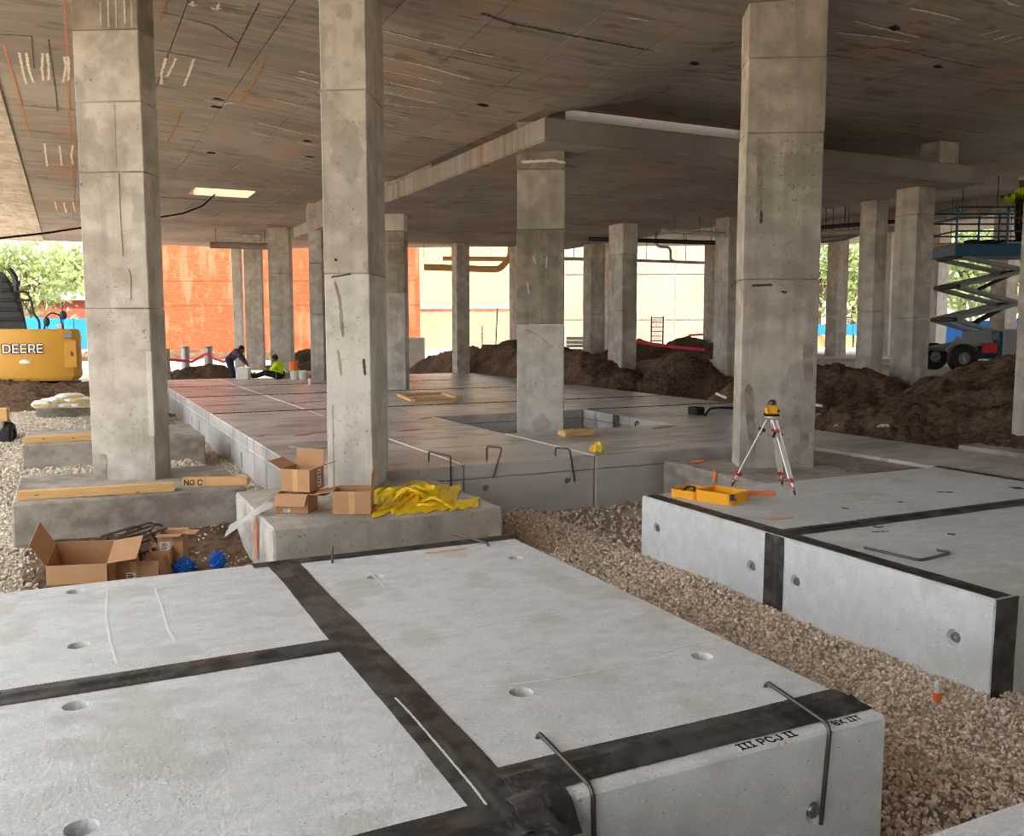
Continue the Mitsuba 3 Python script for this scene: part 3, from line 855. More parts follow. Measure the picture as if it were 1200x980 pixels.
# orange spray strokes and pale leached lines on the near blocks
mark(near3, 'spray_mark', [(2.461, 6.633, 0.000), (2.844, 6.631, 0.000)], 0.05, seed=1, mat='paint_faint')
for s_, pts in enumerate(([(0.160, 6.682, 0.000), (0.129, 6.078, 0.000), (0.133, 5.527, 0.000), (0.152, 5.137, -0.000)], [(0.456, 6.538, 0.000), (0.459, 6.071, 0.000), (0.452, 5.651, 0.000), (0.471, 5.362, 0.000)], [(0.456, 6.538, 0.000), (0.782, 6.541, 0.000), (1.143, 6.585, 0.000)])):
    mark(near2, 'leached_line', pts, 0.014, mat='lime_white', seed=20 + s_, rough=0.8)
for s_, pts in enumerate(([(1.350, 4.856, 0.000), (1.913, 4.837, 0.000), (2.600, 4.837, 0.000), (3.175, 4.748, 0.000)], [(1.756, 3.984, 0.000), (2.109, 3.922, 0.000), (2.618, 3.907, -0.000), (2.971, 3.932, -0.000)], [(1.910, 6.366, 0.000), (1.884, 5.842, 0.000)], [(2.800, 3.972, 0.000), (3.036, 4.019, 0.000), (3.344, 4.025, 0.000)])):
    mark(near3, 'leached_line', pts, 0.010, mat='lime_white', seed=30 + s_, rough=0.9)
for s_, (k_, a, b, w) in enumerate(((r2, (6.433, 5.757, 0.000), (6.523, 5.713, 0.000), 0.05), (r2, (6.801, 5.279, 0.000), (6.839, 5.224, 0.000), 0.05), (r2, (6.264, 5.613, 0.000), (6.426, 5.571, 0.000), 0.03), (r1, (6.847, 6.541, 0.000), (6.851, 6.445, 0.000), 0.04), (r1, (8.436, 6.701, 0.000), (8.604, 6.620, -0.000), 0.06), (r1, (7.599, 6.519, 0.000), (7.641, 6.448, -0.000), 0.05), (r1, (9.435, 6.567, 0.000), (9.489, 6.421, 0.000), 0.12))):
    mark(k_, 'mud_stain', [a, tuple((np.array(a) + b) / 2), b], w, 0.0008, 'stain', seed=80 + s_, rough=0.8)
mark(r1, 'spray_mark', [(5.765, 6.423, 0.004), (6.091, 6.391, 0.004)], 0.10, seed=2, mat='paint_faint')
for s_, (a, b, w) in enumerate((((2.675, 15.035, 0.000), (2.972, 15.283, 0.000), 0.16), ((3.266, 14.877, 0.000), (3.949, 15.362, 0.000), 0.18), ((4.958, 14.730, 0.000), (5.529, 14.885, 0.000), 0.14), ((6.004, 16.442, 0.000), (6.406, 16.799, -0.000), 0.16), ((2.657, 21.416, 0.000), (3.647, 21.697, 0.000), 0.3), ((9.155, 13.125, 0.000), (9.865, 13.392, -0.000), 0.14), ((5.488, 21.617, 0.000), (4.354, 21.095, 0.000), 0.2))):
    mark('precast_module_%03d' % (9 + [0, 0, 1, 1, 0, 2, 0][s_]), 'spray_mark', [a, tuple((np.array(a) + b) / 2), b], w, seed=50 + s_, mat='paint_rust', rough=0.7)
lettering('precast_module_015', 'C', 0.16, (9.975, 14.9, -0.22), (0, -1, 0), (-1, 0, 0), 'ink_black', 0.002)


mark(wide, 'scrape', [(1.337, 4.025, 0.014), (1.341, 3.804, 0.016), (1.338, 3.394, 0.016), (1.333, 3.060, 0.016), (1.327, 2.935, 0.014)], 0.010, mat='chalk', seed=9, rough=0.35)
part('precast_module_009', 'access_cover', cat(lathe([[0, 0], [0.40, 0], [0.40, 0.012], [0.36, 0.014], [0, 0.010]], 28, (3.306, 13.542, 0.000))), 'footing_concrete', label='round dark access cover')

# ------------------------------------------------------------------ rebar


def bar(label, pts, r=0.010, rad=0.05, group=None, ribs=True):
    P = bend(pts, rad, 5)
    k = solo('rebar_hook', label, 'rebar', tube(P, r, 9), 'rebar_steel', smooth=50, group=group)
    if ribs:
        rib = []
        for a, b in zip(pts, pts[1:]):
            a, b = np.array(a), np.array(b)
            L = np.linalg.norm(b - a)
            n = int(min(60, max(0, (L - 0.06) / 0.014)))
            for t in np.linspace(0.03 / max(L, 0.07), 1 - 0.03 / max(L, 0.07), max(n, 2)):
                d = (b - a) / L
                rib.append(tube([a + (b - a) * t - d * 0.0022, a + (b - a) * t + d * 0.0022], r * 1.16, 7, cap=False))
        part(k, 'rib', cat(*rib), 'rebar_steel', kind='stuff')
    return k


bar('rebar hook bent over the front tape, nearer the folded tape flap', [(1.77, 3.37, -0.07), (1.77, 3.37, 0.030), (1.735, 2.843, 0.030), (1.752, 2.843, -0.50)])
bar('rebar hook bent over the front tape near the free corner of the large block', [(3.06, 3.37, -0.07), (3.06, 3.37, 0.030), (2.965, 2.845, 0.034), (2.93, 2.845, -0.42)])
bar('short upright rebar pin standing in the back tape of the large block', [(1.73, 6.67, -0.05), (1.73, 6.67, 0.11), (1.735, 6.68, 0.13)], ribs=False)
bar('rebar hook lying over the back tape of the large block', [(2.87, 7.06, 0.035), (3.02, 6.64, 0.025), (3.02, 6.62, -0.03)], ribs=False)
bar('rebar hook standing over the deck edge behind the yellow sheeting', [(4.25, 11.24, -0.05), (4.25, 11.24, 0.14), (4.33, 10.66, 0.14), (4.33, 10.66, -0.25)], 0.013, ribs=False)
bar('rebar hook standing over the deck edge at the left round insert', [(4.97, 10.95, -0.05), (4.97, 10.95, 0.20), (5.05, 10.64, 0.21), (4.93, 10.66, -0.18)], 0.013, ribs=False)
bar('rebar hook standing over the deck edge above the right round insert', [(6.02, 10.95, -0.05), (6.02, 10.95, 0.12), (6.08, 10.65, 0.13), (6.17, 10.66, -0.33)], 0.013, ribs=False)
bar('loose bent bar lying on the precast block', [(5.729, 5.205, 0.012), (5.794, 4.724, 0.012), (6.219, 4.780, 0.012), (6.186, 4.888, 0.012)], 0.011, ribs=False)

# ------------------------------------------------------------------ footings and columns


def footing(label, x0, x1, y0, y1, zt, zb=-0.95, seed=0, slope=0.0, mat='footing_concrete'):
    b = box(x0, x1, y0, y1, zb, zt, 0.02)
    m = from_man(to_man(b).refine_to_length(0.09))
    return solo('column_footing', label, 'footing', roughen(m, 0.012, 4.0, seed), mat, smooth=35)


footB = footing('concrete footing holding the cartons and the yellow sheeting', 1.64, 4.03, 8.48, 10.64, -0.10, seed=1, mat='column_concrete')
footA = footing('long low footing with a timber lying across its front', -0.64, 1.82, 10.90, 12.88, -0.10, seed=2)
foot2 = footing('second low footing from the camera in the gravel, planks on top', -0.77, 2.05, 16.42, 18.6, -0.10, seed=3)
foot3 = footing('far low footing carrying the burst cement bags', -0.80, 1.9, 24.3, 26.0, -0.12, seed=4)
footC = footing('footing of the column behind the laser tripod', 7.24, 9.9, 8.02, 10.1, -0.03, seed=5)
footD = footing('sunken footing in the square pit of the deck', 6.7, 9.8, 13.9, 16.7, -0.34, seed=6)
footG = footing('low footing under the column cut by the frame edge', 11.72, 14.0, 6.6, 9.0, 0.06, seed=7)
mark(footB, 'spray_mark', [(1.620, 9.187, -0.124), (1.620, 9.273, -0.379), (1.620, 9.254, -0.562)], 0.07, N=(-1, 0, 0), seed=3, th=0.006)
mark(footC, 'spray_mark', [(7.225, 8.972, 0.003), (7.225, 8.983, -0.162)], 0.06, N=(-1, 0, 0), seed=4, th=0.006)
mark(footC, 'spray_mark', [(7.409, 9.683, -0.020), (7.688, 9.805, -0.020)], 0.10, seed=5, th=0.006)


def column(label, corner, w, d, z0, z1, joints, phi=30.0, mats=('column_concrete',), jag=None, ref='front', group=None, near='right'):
    """A square-cast column of several lifts. corner: its front-right (turned columns) or near corner; w across the front, d in depth."""
    k = thing('concrete_column', label, 'column', group)
    zs = [z0] + sorted(j for j in joints if z0 < j < z1) + [z1]
    for i, (a, b) in enumerate(zip(zs, zs[1:])):
        m = box(-w, 0, 0, d, a, b - 0.004, 0.011) if near == 'right' else box(0, w, 0, d, a, b - 0.004, 0.011)
        off = (0.003, -0.004)[i % 2]
        m.apply_translation([off, -off, 0])
        part(k, 'shaft_lift', moved(m, (corner[0], corner[1], 0), rz=-phi), mats[min(i, len(mats) - 1)])
    return k


CC, CP, CD = 'column_concrete', 'column_concrete_pale', 'column_concrete_dark'
colA = column('stained concrete column on the long footing with the timber', (0.888, 11.876, -0.100), 0.81, 0.42, -0.2, 5.87, [5.30, 4.47, 3.65, 2.02], mats=(CC, CC, CC, CC, CD))
colB = column('spalled concrete column rising from the footing with the cartons', (3.090, 10.024, -0.100), 0.52, 0.92, -0.2, 5.87, [4.43, 2.40], mats=(CP, CC, CC))
colC = column('broad concrete column behind the laser tripod', (8.592, 8.691, -0.030), 0.96, 0.50, -0.2, 5.87, [5.13, 4.22, 2.40], mats=(CC, CC, CC, CC))
colD = column('concrete column standing in the square pit, banded dark in the middle', (8.14, 14.51), 0.86, 0.60, -0.5, 4.97, [3.56, 1.84, 4.62], mats=(CP, CD, CC, CD))
stub = column('short column stub between the lower slab corner and the soffit', (8.14, 14.51), 0.86, 0.60, 5.34, 5.86, [], mats=(CC,))
column('concrete column under the lower slab left of the timber frame', (8.56, 24.42), 0.62, 0.55, -0.1, 4.97, [4.48, 4.08, 2.75], mats=(CC, CD, CD, CP))
column('broad column right of the two workers, next to the brick wall view', (8.30, 38.0), 0.90, 0.45, -0.9, 5.87, [4.81, 3.99, 2.26], mats=(CC,))
column('narrow column right behind the bending worker', (7.82, 41.5), 0.80, 0.25, -0.9, 5.87, [4.70, 3.95, 3.23, 1.79], mats=(CC,))
column('thin column in front of the brick wall, left of the pair by the workers', (7.553, 45.376, 1.081), 0.42, 0.3, -0.9, 5.87, [3.0], mats=(CP,))
column('column almost hidden behind the spalled column, orange bucket to its left', (7.640, 30.044, 1.306), 0.45, 0.5, -0.1, 5.87, [3.9, 2.2], mats=(CC,))
column('slim column with one pale side, standing in the long spoil bank', (13.37, 32.19), 0.53, 0.51, -0.9, 4.97, [], 0, (CC,), near='left')
column('column half hidden by the banded column in the pit', (16.0, 32.1), 0.45, 0.9, -0.9, 4.97, [2.4], 0, (CC,), near='left')
column('column with two form joints left of the pale-edged column', (18.15, 30.24), 0.65, 0.58, -0.9, 4.97, [4.21, 2.28], 0, (CC,), near='left')
column('column left of the pale concrete wall at the end of the spoil bank', (15.32, 23.65), 0.54, 0.82, -0.9, 4.97, [4.03, 2.29], 0, (CC, CC, CP), near='left')
column('column behind the others beside the grey spoil ridge', (23.349, 37.294, 1.091), 0.6, 0.6, -0.9, 5.87, [2.4], 0, (CC,), near='left')
column('column seen between the pale wall and the broad tripod column', (22.365, 28.210, 1.231), 0.5, 0.5, -0.9, 4.97, [3.3], 0, (CC,), near='left')
column('column beside the pointed earth heap, left of the broad tripod column', (17.25, 21.03), 0.47, 0.62, -0.9, 4.97, [3.1], 0, (CC,), near='left')
column('far column in front of the trees, right of the broad tripod column', (28.616, 27.949, 1.192), 0.6, 0.6, -0.9, 5.87, [2.25], 0, (CC,), near='left')
column('column rising from the earth heap right of the far column before the trees', (18.37, 16.73), 0.42, 0.52, -0.9, 4.97, [2.18], 0, (CC,), near='left')
column('big column with broken top corner at the foot of the tall earth heap', (17.34, 14.62), 0.55, 0.63, -0.9, 4.97, [4.33, 1.99], 0, (CC,), near='left')
column('short column stub above the lower slab near its far corner', (17.3, 14.1), 0.62, 0.5, 5.34, 5.86, [], 0, (CC,), near='left')
column('column behind the scissor lift', (29.313, 20.899, 1.291), 0.62, 0.6, -0.6, 5.87, [2.5], 0, (CC,), near='left')
column('sunlit pale column left of the scissor lift', (31.117, 25.134, 1.216), 0.62, 0.6, -0.6, 5.87, [2.5], 0, (CP,), near='left')
column('sunlit pale column seen between two nearer columns', (30.727, 27.145, 1.189), 0.5, 0.5, -0.6, 5.87, [2.5], 0, (CP,), near='left')
column('column cut by the frame edge on its low footing', (12.42, 8.26), 0.55, 0.40, 0.0, 5.87, [2.0], 0, (CC,), near='left')
# mortar patch and spalled arris strips
part(colB, 'mortar_patch', moved(box(-0.52, -0.45, -0.012, 0.0, -0.08, 0.9, 0.004), tuple((3.090, 10.024, -0.100)[:2]) + (0,), rz=-30), 'column_concrete_pale')
part(colB, 'mortar_patch', moved(box(-0.07, 0.008, -0.012, 0.02, -0.08, 0.55, 0.004), tuple((3.090, 10.024, -0.100)[:2]) + (0,), rz=-30), 'column_concrete_pale')
part(colA, 'mortar_patch', moved(box(-0.06, 0.010, -0.014, 0.03, 0.45, 1.5, 0.004), tuple((0.888, 11.876, -0.100)[:2]) + (0,), rz=-30), 'column_concrete_pale')

# damp and mortar patches, lime drips and spalls on the columns' faces
NF = (-0.5, -0.8660254, 0)
for k_, P, w_, m_, s_ in (
        (colA, [(0.313, 12.208, 0.224), (0.297, 12.218, 0.053), (0.279, 12.228, -0.141)], 0.15, 'footing_concrete', 1), (colA, [(0.862, 11.891, 0.220), (0.865, 11.890, 0.039), (0.860, 11.892, -0.090)], 0.06, 'footing_concrete', 2),
        (colA, [(0.603, 12.041, 4.437), (0.598, 12.044, 4.060), (0.593, 12.047, 3.701)], 0.014, 'column_concrete', 3), (colA, [(0.608, 12.038, 3.621), (0.608, 12.038, 3.158), (0.616, 12.033, 2.649)], 0.026, 'column_concrete', 4), (colA, [(0.666, 12.005, 2.496), (0.676, 11.999, 2.291), (0.670, 12.002, 2.116)], 0.06, 'column_concrete', 5),
        (colA, [(0.506, 12.097, 5.612), (0.504, 12.098, 5.340)], 0.015, 'column_concrete_pale', 6), (colA, [(0.588, 12.050, 5.629), (0.584, 12.052, 5.319)], 0.022, 'column_concrete_pale', 7), (colA, [(0.669, 12.003, 5.627), (0.665, 12.005, 5.307)], 0.015, 'column_concrete_pale', 8), (colA, [(0.758, 11.951, 5.624), (0.757, 11.952, 5.353)], 0.022, 'column_concrete_pale', 9), (colA, [(0.830, 11.910, 5.622), (0.828, 11.911, 5.313)], 0.015, 'column_concrete_pale', 10),
        (colC, [(8.497, 8.746, 1.635), (8.495, 8.747, 1.066), (8.482, 8.754, 0.514), (8.485, 8.753, 0.069)], 0.11, 'footing_concrete', 11), (colC, [(7.850, 9.120, 1.063), (7.888, 9.098, 0.620), (7.920, 9.079, 0.062)], 0.10, 'footing_concrete', 12), (colC, [(7.889, 9.097, 4.154), (7.911, 9.084, 3.597), (7.905, 9.088, 3.100)], 0.05, 'footing_concrete', 13),
        (colC, [(7.858, 9.115, 2.318), (8.081, 8.986, 2.328)], 0.03, 'stain', 14), (colC, [(7.919, 9.080, 3.280), (7.942, 9.067, 3.099)], 0.05, 'stain', 15), (colC, [(8.175, 8.932, 2.241), (8.240, 8.894, 2.230)], 0.03, 'stain', 16),
        (colB, [(2.742, 10.225, 2.309), (2.790, 10.197, 2.116), (2.817, 10.181, 1.680)], 0.03, 'column_concrete_dark', 17), (colB, [(2.709, 10.244, 2.357), (2.914, 10.125, 2.395)], 0.02, 'stain', 18), (colB, [(2.763, 10.213, 1.533), (2.793, 10.196, 1.239)], 0.03, 'column_concrete_dark', 19), (colB, [(3.020, 10.065, 1.436), (3.034, 10.056, 1.240)], 0.03, 'stain', 20), (colB, [(2.755, 10.217, 2.568), (2.763, 10.213, 2.539)], 0.025, 'ink_black', 21),
        (colD, [(7.464, 14.900, 4.750), (7.770, 14.723, 4.761), (7.930, 14.631, 4.774), (8.156, 14.501, 4.726)], 0.05, 'lime_white', 22), (colD, [(7.654, 14.790, 3.078), (7.695, 14.767, 2.924)], 0.03, 'column_concrete_pale', 23), (colD, [(7.870, 14.666, 3.077), (7.857, 14.673, 2.847)], 0.03, 'column_concrete_pale', 24), (colD, [(7.561, 14.844, 2.617), (7.588, 14.829, 2.385)], 0.03, 'column_concrete_pale', 25),
        (colD, [(7.522, 14.867, 1.748), (7.726, 14.749, 1.655), (7.971, 14.608, 1.405)], 0.03, 'column_concrete', 26)):
    mark(k_, 'patch', P, w_, 0.0055, m_, NF, 300 + s_, 0.3)
# cast-in boxes and long cracks of the soffit
for P in ((2.55, 17.0), (2.6, 17.6), (6.35, 14.1), (5.0, 20.5), (8.6, 11.4), (12.4, 10.2), (10.3, 9.2), (3.1, 22.0), (4.6, 19.0)):
    z_ = 5.85 + float(sag(P[0], P[1]))
    part('ceiling', 'cast_in_box', moved(box(-0.09, 0.09, -0.05, 0.05, -0.012, 0.01, 0.004), (P[0], P[1], z_), rz=20), 'ink_black')

# ------------------------------------------------------------------ chalk and paint on the soffit

for i_, P in enumerate((
    [(-0.48, 15.67, 5.848), (-0.48, 16.61, 5.848), (-0.46, 17.61, 5.848)],
    [(-0.39, 15.62, 5.848), (-0.39, 16.46, 5.848), (-0.35, 17.44, 5.848)],
    [(-0.17, 15.56, 5.848), (-0.20, 16.47, 5.848), (-0.20, 17.25, 5.848)],
    [(-0.11, 15.53, 5.848), (-0.10, 16.32, 5.848), (-0.12, 17.20, 5.848)],
    [(0.12, 15.61, 5.848), (0.14, 16.31, 5.848), (0.09, 17.22, 5.848)],
    [(0.17, 15.58, 5.848), (0.18, 16.29, 5.848), (0.17, 17.06, 5.848)],
    [(1.50, 14.99, 5.848), (1.51, 15.84, 5.848), (1.57, 16.59, 5.848)],
    [(1.63, 14.92, 5.848), (1.63, 15.32, 5.848), (1.61, 16.07, 5.848)],
    [(1.88, 14.79, 5.848), (1.90, 15.55, 5.848), (1.92, 16.50, 5.848)],
    [(-0.31, 23.05, 5.848), (-0.31, 24.62, 5.848), (-0.31, 26.28, 5.848)],
    [(-0.01, 23.12, 5.848), (0.00, 24.23, 5.848), (0.02, 25.98, 5.848)],
    [(0.26, 22.99, 5.848), (0.23, 24.35, 5.848), (0.28, 25.72, 5.848)],
    [(-0.23, 33.43, 5.848), (-0.19, 36.08, 5.848)],
    [(0.03, 33.52, 5.848), (0.09, 36.47, 5.848)],
    [(0.31, 33.38, 5.848), (0.37, 36.06, 5.848)],
    [(1.52, 12.40, 5.848), (1.59, 12.47, 5.848), (1.64, 12.37, 5.848)],
    [(1.57, 12.28, 5.848), (1.59, 12.47, 5.848)],
    [(1.80, 12.40, 5.848), (1.87, 12.44, 5.848), (1.92, 12.34, 5.848)],
    [(1.87, 12.19, 5.848), (1.88, 12.43, 5.848)],
    [(3.92, 11.93, 5.848), (4.55, 11.97, 5.848), (5.54, 11.97, 5.848)],
    [(4.23, 12.86, 5.848), (4.88, 12.85, 5.848), (5.63, 12.96, 5.848)],
    [(4.40, 13.42, 5.848), (4.95, 13.39, 5.848), (5.34, 13.40, 5.848)],
    [(4.57, 13.93, 5.848), (5.00, 13.92, 5.848), (5.45, 13.92, 5.848)],
    [(4.75, 14.47, 5.848), (5.20, 14.48, 5.848), (5.67, 14.48, 5.848)],
    [(4.96, 15.13, 5.848), (5.32, 15.02, 5.848), (5.71, 14.88, 5.848)],
    [(5.19, 15.78, 5.848), (5.40, 15.74, 5.848), (5.64, 15.76, 5.848)],
    [(5.41, 16.42, 5.848), (5.60, 16.49, 5.848)],
    [(9.59, 9.23, 5.848), (10.18, 9.28, 5.848), (10.95, 9.33, 5.848)],
    [(9.72, 9.68, 5.848), (10.25, 9.58, 5.848), (10.97, 9.53, 5.848)],
    [(9.83, 8.56, 5.848), (10.26, 8.54, 5.848), (10.79, 8.57, 5.848)],
    [(11.62, 8.91, 5.848), (11.67, 8.60, 5.848)],
    [(11.97, 8.94, 5.848), (11.98, 8.65, 5.848)],
    [(12.20, 8.96, 5.848), (12.21, 8.67, 5.848)],
    [(10.64, 7.83, 5.848), (10.92, 7.90, 5.848), (11.08, 7.89, 5.848)],
    [(6.54, 10.07, 5.848), (6.87, 10.05, 5.848)],
    [(3.43, 19.13, 5.848), (4.14, 19.32, 5.848), (4.86, 19.24, 5.848)],
    [(3.42, 18.24, 5.848), (4.10, 18.39, 5.848), (4.69, 18.43, 5.848)],
    [(3.37, 14.72, 5.848), (3.78, 14.78, 5.848)],
    [(3.36, 14.37, 5.848), (3.69, 14.41, 5.848)],
    [(3.37, 16.35, 5.848), (4.20, 16.47, 5.848)],
    [(2.34, 17.23, 5.848), (2.68, 17.28, 5.848), (2.82, 17.00, 5.848)],
)):
    P = [(x, y, z + float(sag(x, y))) for x, y, z in P]
    mark('ceiling', 'chalk_mark', P, 0.035, 0.002, 'chalk', (0, 0, -1), 100 + i_, 0.8)
for i_, P in enumerate((
    [(0.13, 12.98, 5.848), (0.16, 15.31, 5.848), (0.20, 20.89, 5.848), (0.28, 29.95, 5.848)],
    [(-0.67, 15.26, 5.848), (-0.63, 17.22, 5.848), (-0.59, 20.59, 5.848), (-0.54, 22.85, 5.848)],
    [(1.28, 12.48, 5.848), (1.27, 13.26, 5.848)],
    [(2.08, 18.35, 5.848), (2.13, 20.12, 5.848), (2.10, 21.56, 5.848)],
    [(5.88, 12.19, 5.848), (6.67, 12.21, 5.848), (7.30, 12.29, 5.848)],
    [(6.55, 12.27, 5.848), (6.52, 12.92, 5.848)],
    [(7.30, 12.29, 5.848), (6.92, 13.53, 5.848)],
    [(4.57, 10.97, 5.848), (4.88, 10.99, 5.848)],
    [(7.32, 10.53, 5.848), (7.47, 10.16, 5.848)],
    [(11.89, 9.11, 5.848), (12.86, 9.23, 5.848)],
    [(6.58, 10.52, 5.848), (6.80, 10.56, 5.848)],
    [(7.09, 14.53, 5.848), (7.28, 14.50, 5.848)],
    [(2.78, 14.03, 5.848), (2.88, 15.23, 5.848), (2.92, 16.91, 5.848)],
    [(1.98, 13.96, 5.848), (2.36, 14.05, 5.848)],
    [(7.38, 21.21, 5.848), (7.39, 18.97, 5.848)],
    [(7.55, 15.83, 5.848), (7.40, 16.68, 5.848)],
    [(11.85, 9.68, 5.848), (12.08, 9.56, 5.848)],
)):
    P = [(x, y, z + float(sag(x, y))) for x, y, z in P]
    mark('ceiling', 'paint_mark', P, 0.032, 0.0015, 'paint_rust', (0, 0, -1), 200 + i_, 0.9)
for i_, P in enumerate((
    [(4.82, 10.75, 5.848), (5.30, 10.86, 5.848), (5.92, 10.84, 5.848), (6.56, 10.83, 5.848), (7.49, 10.85, 5.848)],
    [(7.38, 11.68, 5.848), (8.67, 11.77, 5.848), (9.97, 11.92, 5.848)],
    [(-0.68, 14.85, 5.848), (-0.29, 14.74, 5.848), (-0.31, 16.52, 5.848)],
    [(-0.08, 14.80, 5.848), (-0.02, 18.13, 5.848), (-0.01, 19.53, 5.848)],
    [(2.31, 11.91, 5.848), (2.34, 13.58, 5.848), (2.40, 14.94, 5.848)],
    [(1.33, 14.64, 5.848), (1.78, 14.70, 5.848), (2.25, 14.76, 5.848)],
    [(10.14, 10.51, 5.848), (10.88, 9.83, 5.848), (13.09, 9.96, 5.848)],
    [(12.24, 11.21, 5.848), (12.39, 10.58, 5.848)],
    [(1.26, 12.90, 5.848), (1.92, 13.10, 5.848), (2.35, 13.66, 5.848)],
)):
    P = [(x, y, z + float(sag(x, y))) for x, y, z in P]
    mark('ceiling', 'crack', P, (0.04, 0.016)[i_ > 0], 0.002, 'stain', (0, 0, -1), 400 + i_, 0.9)

# ------------------------------------------------------------------ cartons


def carton(label, loc, rz, w, d, h, flaps, rx=0.0, ry=0.0, lab=None, seams=True):
    """An open carton: local x along its front, y in depth, z up; flaps = {side: degrees it has swung out from upright}."""
    k = thing('cardboard_box', label, 'cardboard box')
    t = 0.005
    place = lambda m: moved(m, loc, rz=rz, rx=rx, ry=ry)
    shell = cat(box(0, w, 0, t, 0, h), box(0, w, d - t, d, 0, h), box(0, t, t, d - t, 0, h), box(w - t, w, t, d - t, 0, h), box(t, w - t, t, d - t, 0, t))
    part(k, 'body', place(shell), 'cardboard')
    fl = {'front': (w, d / 2, 0), 'back': (w, d / 2, 180), 'left': (d, w / 2, -90), 'right': (d, w / 2, 90)}
    for side, ang in flaps.items():
        ww, ll, turn = fl[side]
        m = moved(box(0.004, ww - 0.004, -t, 0, 0, ll), (0, 0, 0), rx=ang)
        m = moved(m, rz=turn)
        m.apply_translation({'front': (0, 0, h), 'back': (w, d, h), 'left': (0, d, h), 'right': (w, 0, h)}[side])
        part(k, 'flap', place(m), 'cardboard')
    if seams:
        part(k, 'packing_tape', place(box(w / 2 - 0.03, w / 2 + 0.03, -0.0012, 0.0, 0.0, h * 0.98)), 'plywood_tan', label='strip of packing tape')
    if lab:
        face, x, z, lw, lh = lab
        m = box(x, x + lw, -0.0016, -0.0004, z, z + lh) if face == 'front' else moved(box(x, x + lw, -0.0016, -0.0004, z, z + lh), (w, 0, 0), rz=90)
        part(k, 'shipping_label', place(m), 'paper_white', label='white shipping label')
        for q in range(5):
            zz = z + lh * (0.12 + 0.17 * q)
            m = box(x + lw * 0.15, x + lw * (0.55 + 0.07 * ((q * 3) % 5)), -0.0026, -0.0014, zz, zz + lh * 0.07)
            m = m if face == 'front' else moved(m, (w, 0, 0), rz=90)
            part(k, 'label_print', place(m), 'ink_black')
    return k


carton('upper carton with flaps open, resting on a toppled carton by the spalled column', tuple(np.array((2.122, 9.023, 0.125)) - np.array([math.cos(math.radians(40)) * 0.32, -math.sin(math.radians(40)) * 0.32, 0])), -40, 0.32, 0.33, 0.23,
       {'back': 8, 'left': 62, 'right': 70}, lab=('side', 0.18, 0.02, 0.075, 0.19))
carton('toppled carton under another, its pale flaps spread towards the clear film', tuple(np.array((2.106, 9.047, -0.098)) + np.array([-math.cos(math.radians(33)) * 0.34, math.sin(math.radians(33)) * 0.34, 0]) + np.array([0, 0, 0.0]) + np.array([math.sin(math.radians(33)) * 0.0, 0, 0])), -33, 0.34, 0.30, 0.20,
       {'left': 118, 'front': 138, 'back': 10, 'right': 95}, lab=('front', 0.08, 0.01, 0.07, 0.035), seams=False)
carton('closed-side carton standing alone against the yellow sheeting', (2.321, 8.896, -0.098), -24, 0.385, 0.30, 0.235, {'right': 4, 'back': 96, 'left': 100})
carton('large open carton on the mud, tipped towards the precast block', (-0.241, 9.085, -0.660), -16, 0.52, 0.34, 0.36, {'left': 20, 'right': 80, 'front': 150}, rx=26, seams=False)
carton('carton on the mud under the bundle of bent rebar, with a white label', (0.232, 9.125, -0.660), -22, 0.46, 0.36, 0.26, {'back': 100, 'right': 170}, lab=('front', 0.16, 0.05, 0.09, 0.10))
carton('small carton beside the rebar bundle, nearest the tall narrow carton', (0.598, 9.202, -0.660), -12, 0.19, 0.22, 0.30, {'back': 85}, seams=False)
carton('tall narrow carton at the blue plastic end of the rubbish', (0.691, 9.390, -0.660), -20, 0.24, 0.2, 0.42, {'left': 92, 'right': 92, 'front': 92, 'back': 92}, lab=('front', 0.02, 0.25, 0.1, 0.09))
rods = [
    [(0.183, 9.270, -0.186), (0.487, 9.290, -0.121), (0.548, 9.310, -0.148)],
    [(0.152, 9.288, -0.244), (0.592, 9.308, -0.194), (0.658, 9.328, -0.145)],
    [(0.228, 9.306, -0.206), (0.420, 9.326, -0.315), (0.641, 9.346, -0.215)],
    [(0.197, 9.324, -0.240), (0.494, 9.344, -0.403), (0.668, 9.364, -0.376)],
    [(0.243, 9.342, -0.241), (0.527, 9.362, -0.385), (0.536, 9.382, -0.579)],
    [(0.296, 9.360, -0.242), (0.574, 9.380, -0.412), (0.591, 9.400, -0.599)],
    [(0.350, 9.378, -0.218), (0.565, 9.398, -0.252), (0.789, 9.418, -0.193)],
    [(0.390, 9.396, -0.209), (0.696, 9.416, -0.141), (0.744, 9.436, -0.167)],
    [(0.427, 9.414, -0.267), (0.632, 9.434, -0.198), (0.722, 9.454, -0.393)],
    [(0.168, 9.432, -0.311), (0.422, 9.452, -0.437), (0.642, 9.472, -0.440)],
    [(0.214, 9.450, -0.303), (0.349, 9.470, -0.364), (0.632, 9.490, -0.313)],
    [(0.275, 9.468, -0.297), (0.486, 9.488, -0.444), (0.497, 9.508, -0.605)],
    [(0.418, 9.486, -0.196), (0.640, 9.506, -0.136), (0.688, 9.526, -0.179)],
    [(0.320, 9.504, -0.343), (0.565, 9.524, -0.478), (0.568, 9.544, -0.649)],
]
for i_, P in enumerate(rods):
    P = [np.array(q) for q in P]
    solo('rebar_hook', 'bent rebar in the tangled bundle on top of the cartons in the mud', 'rebar', tube(bend(P, 0.04, 4), 0.013, 7), 'rebar_steel', smooth=50, group='bent bars bundled on the cartons')
wood = solo('timber_offcut', 'short timber leaning on the large open carton', 'timber', moved(box(0, 0.36, 0, 0.05, 0, 0.075, 0.004), (0.117, 9.064, -0.580), rz=20, ry=-22), 'lumber')

# ------------------------------------------------------------------ loose plastic


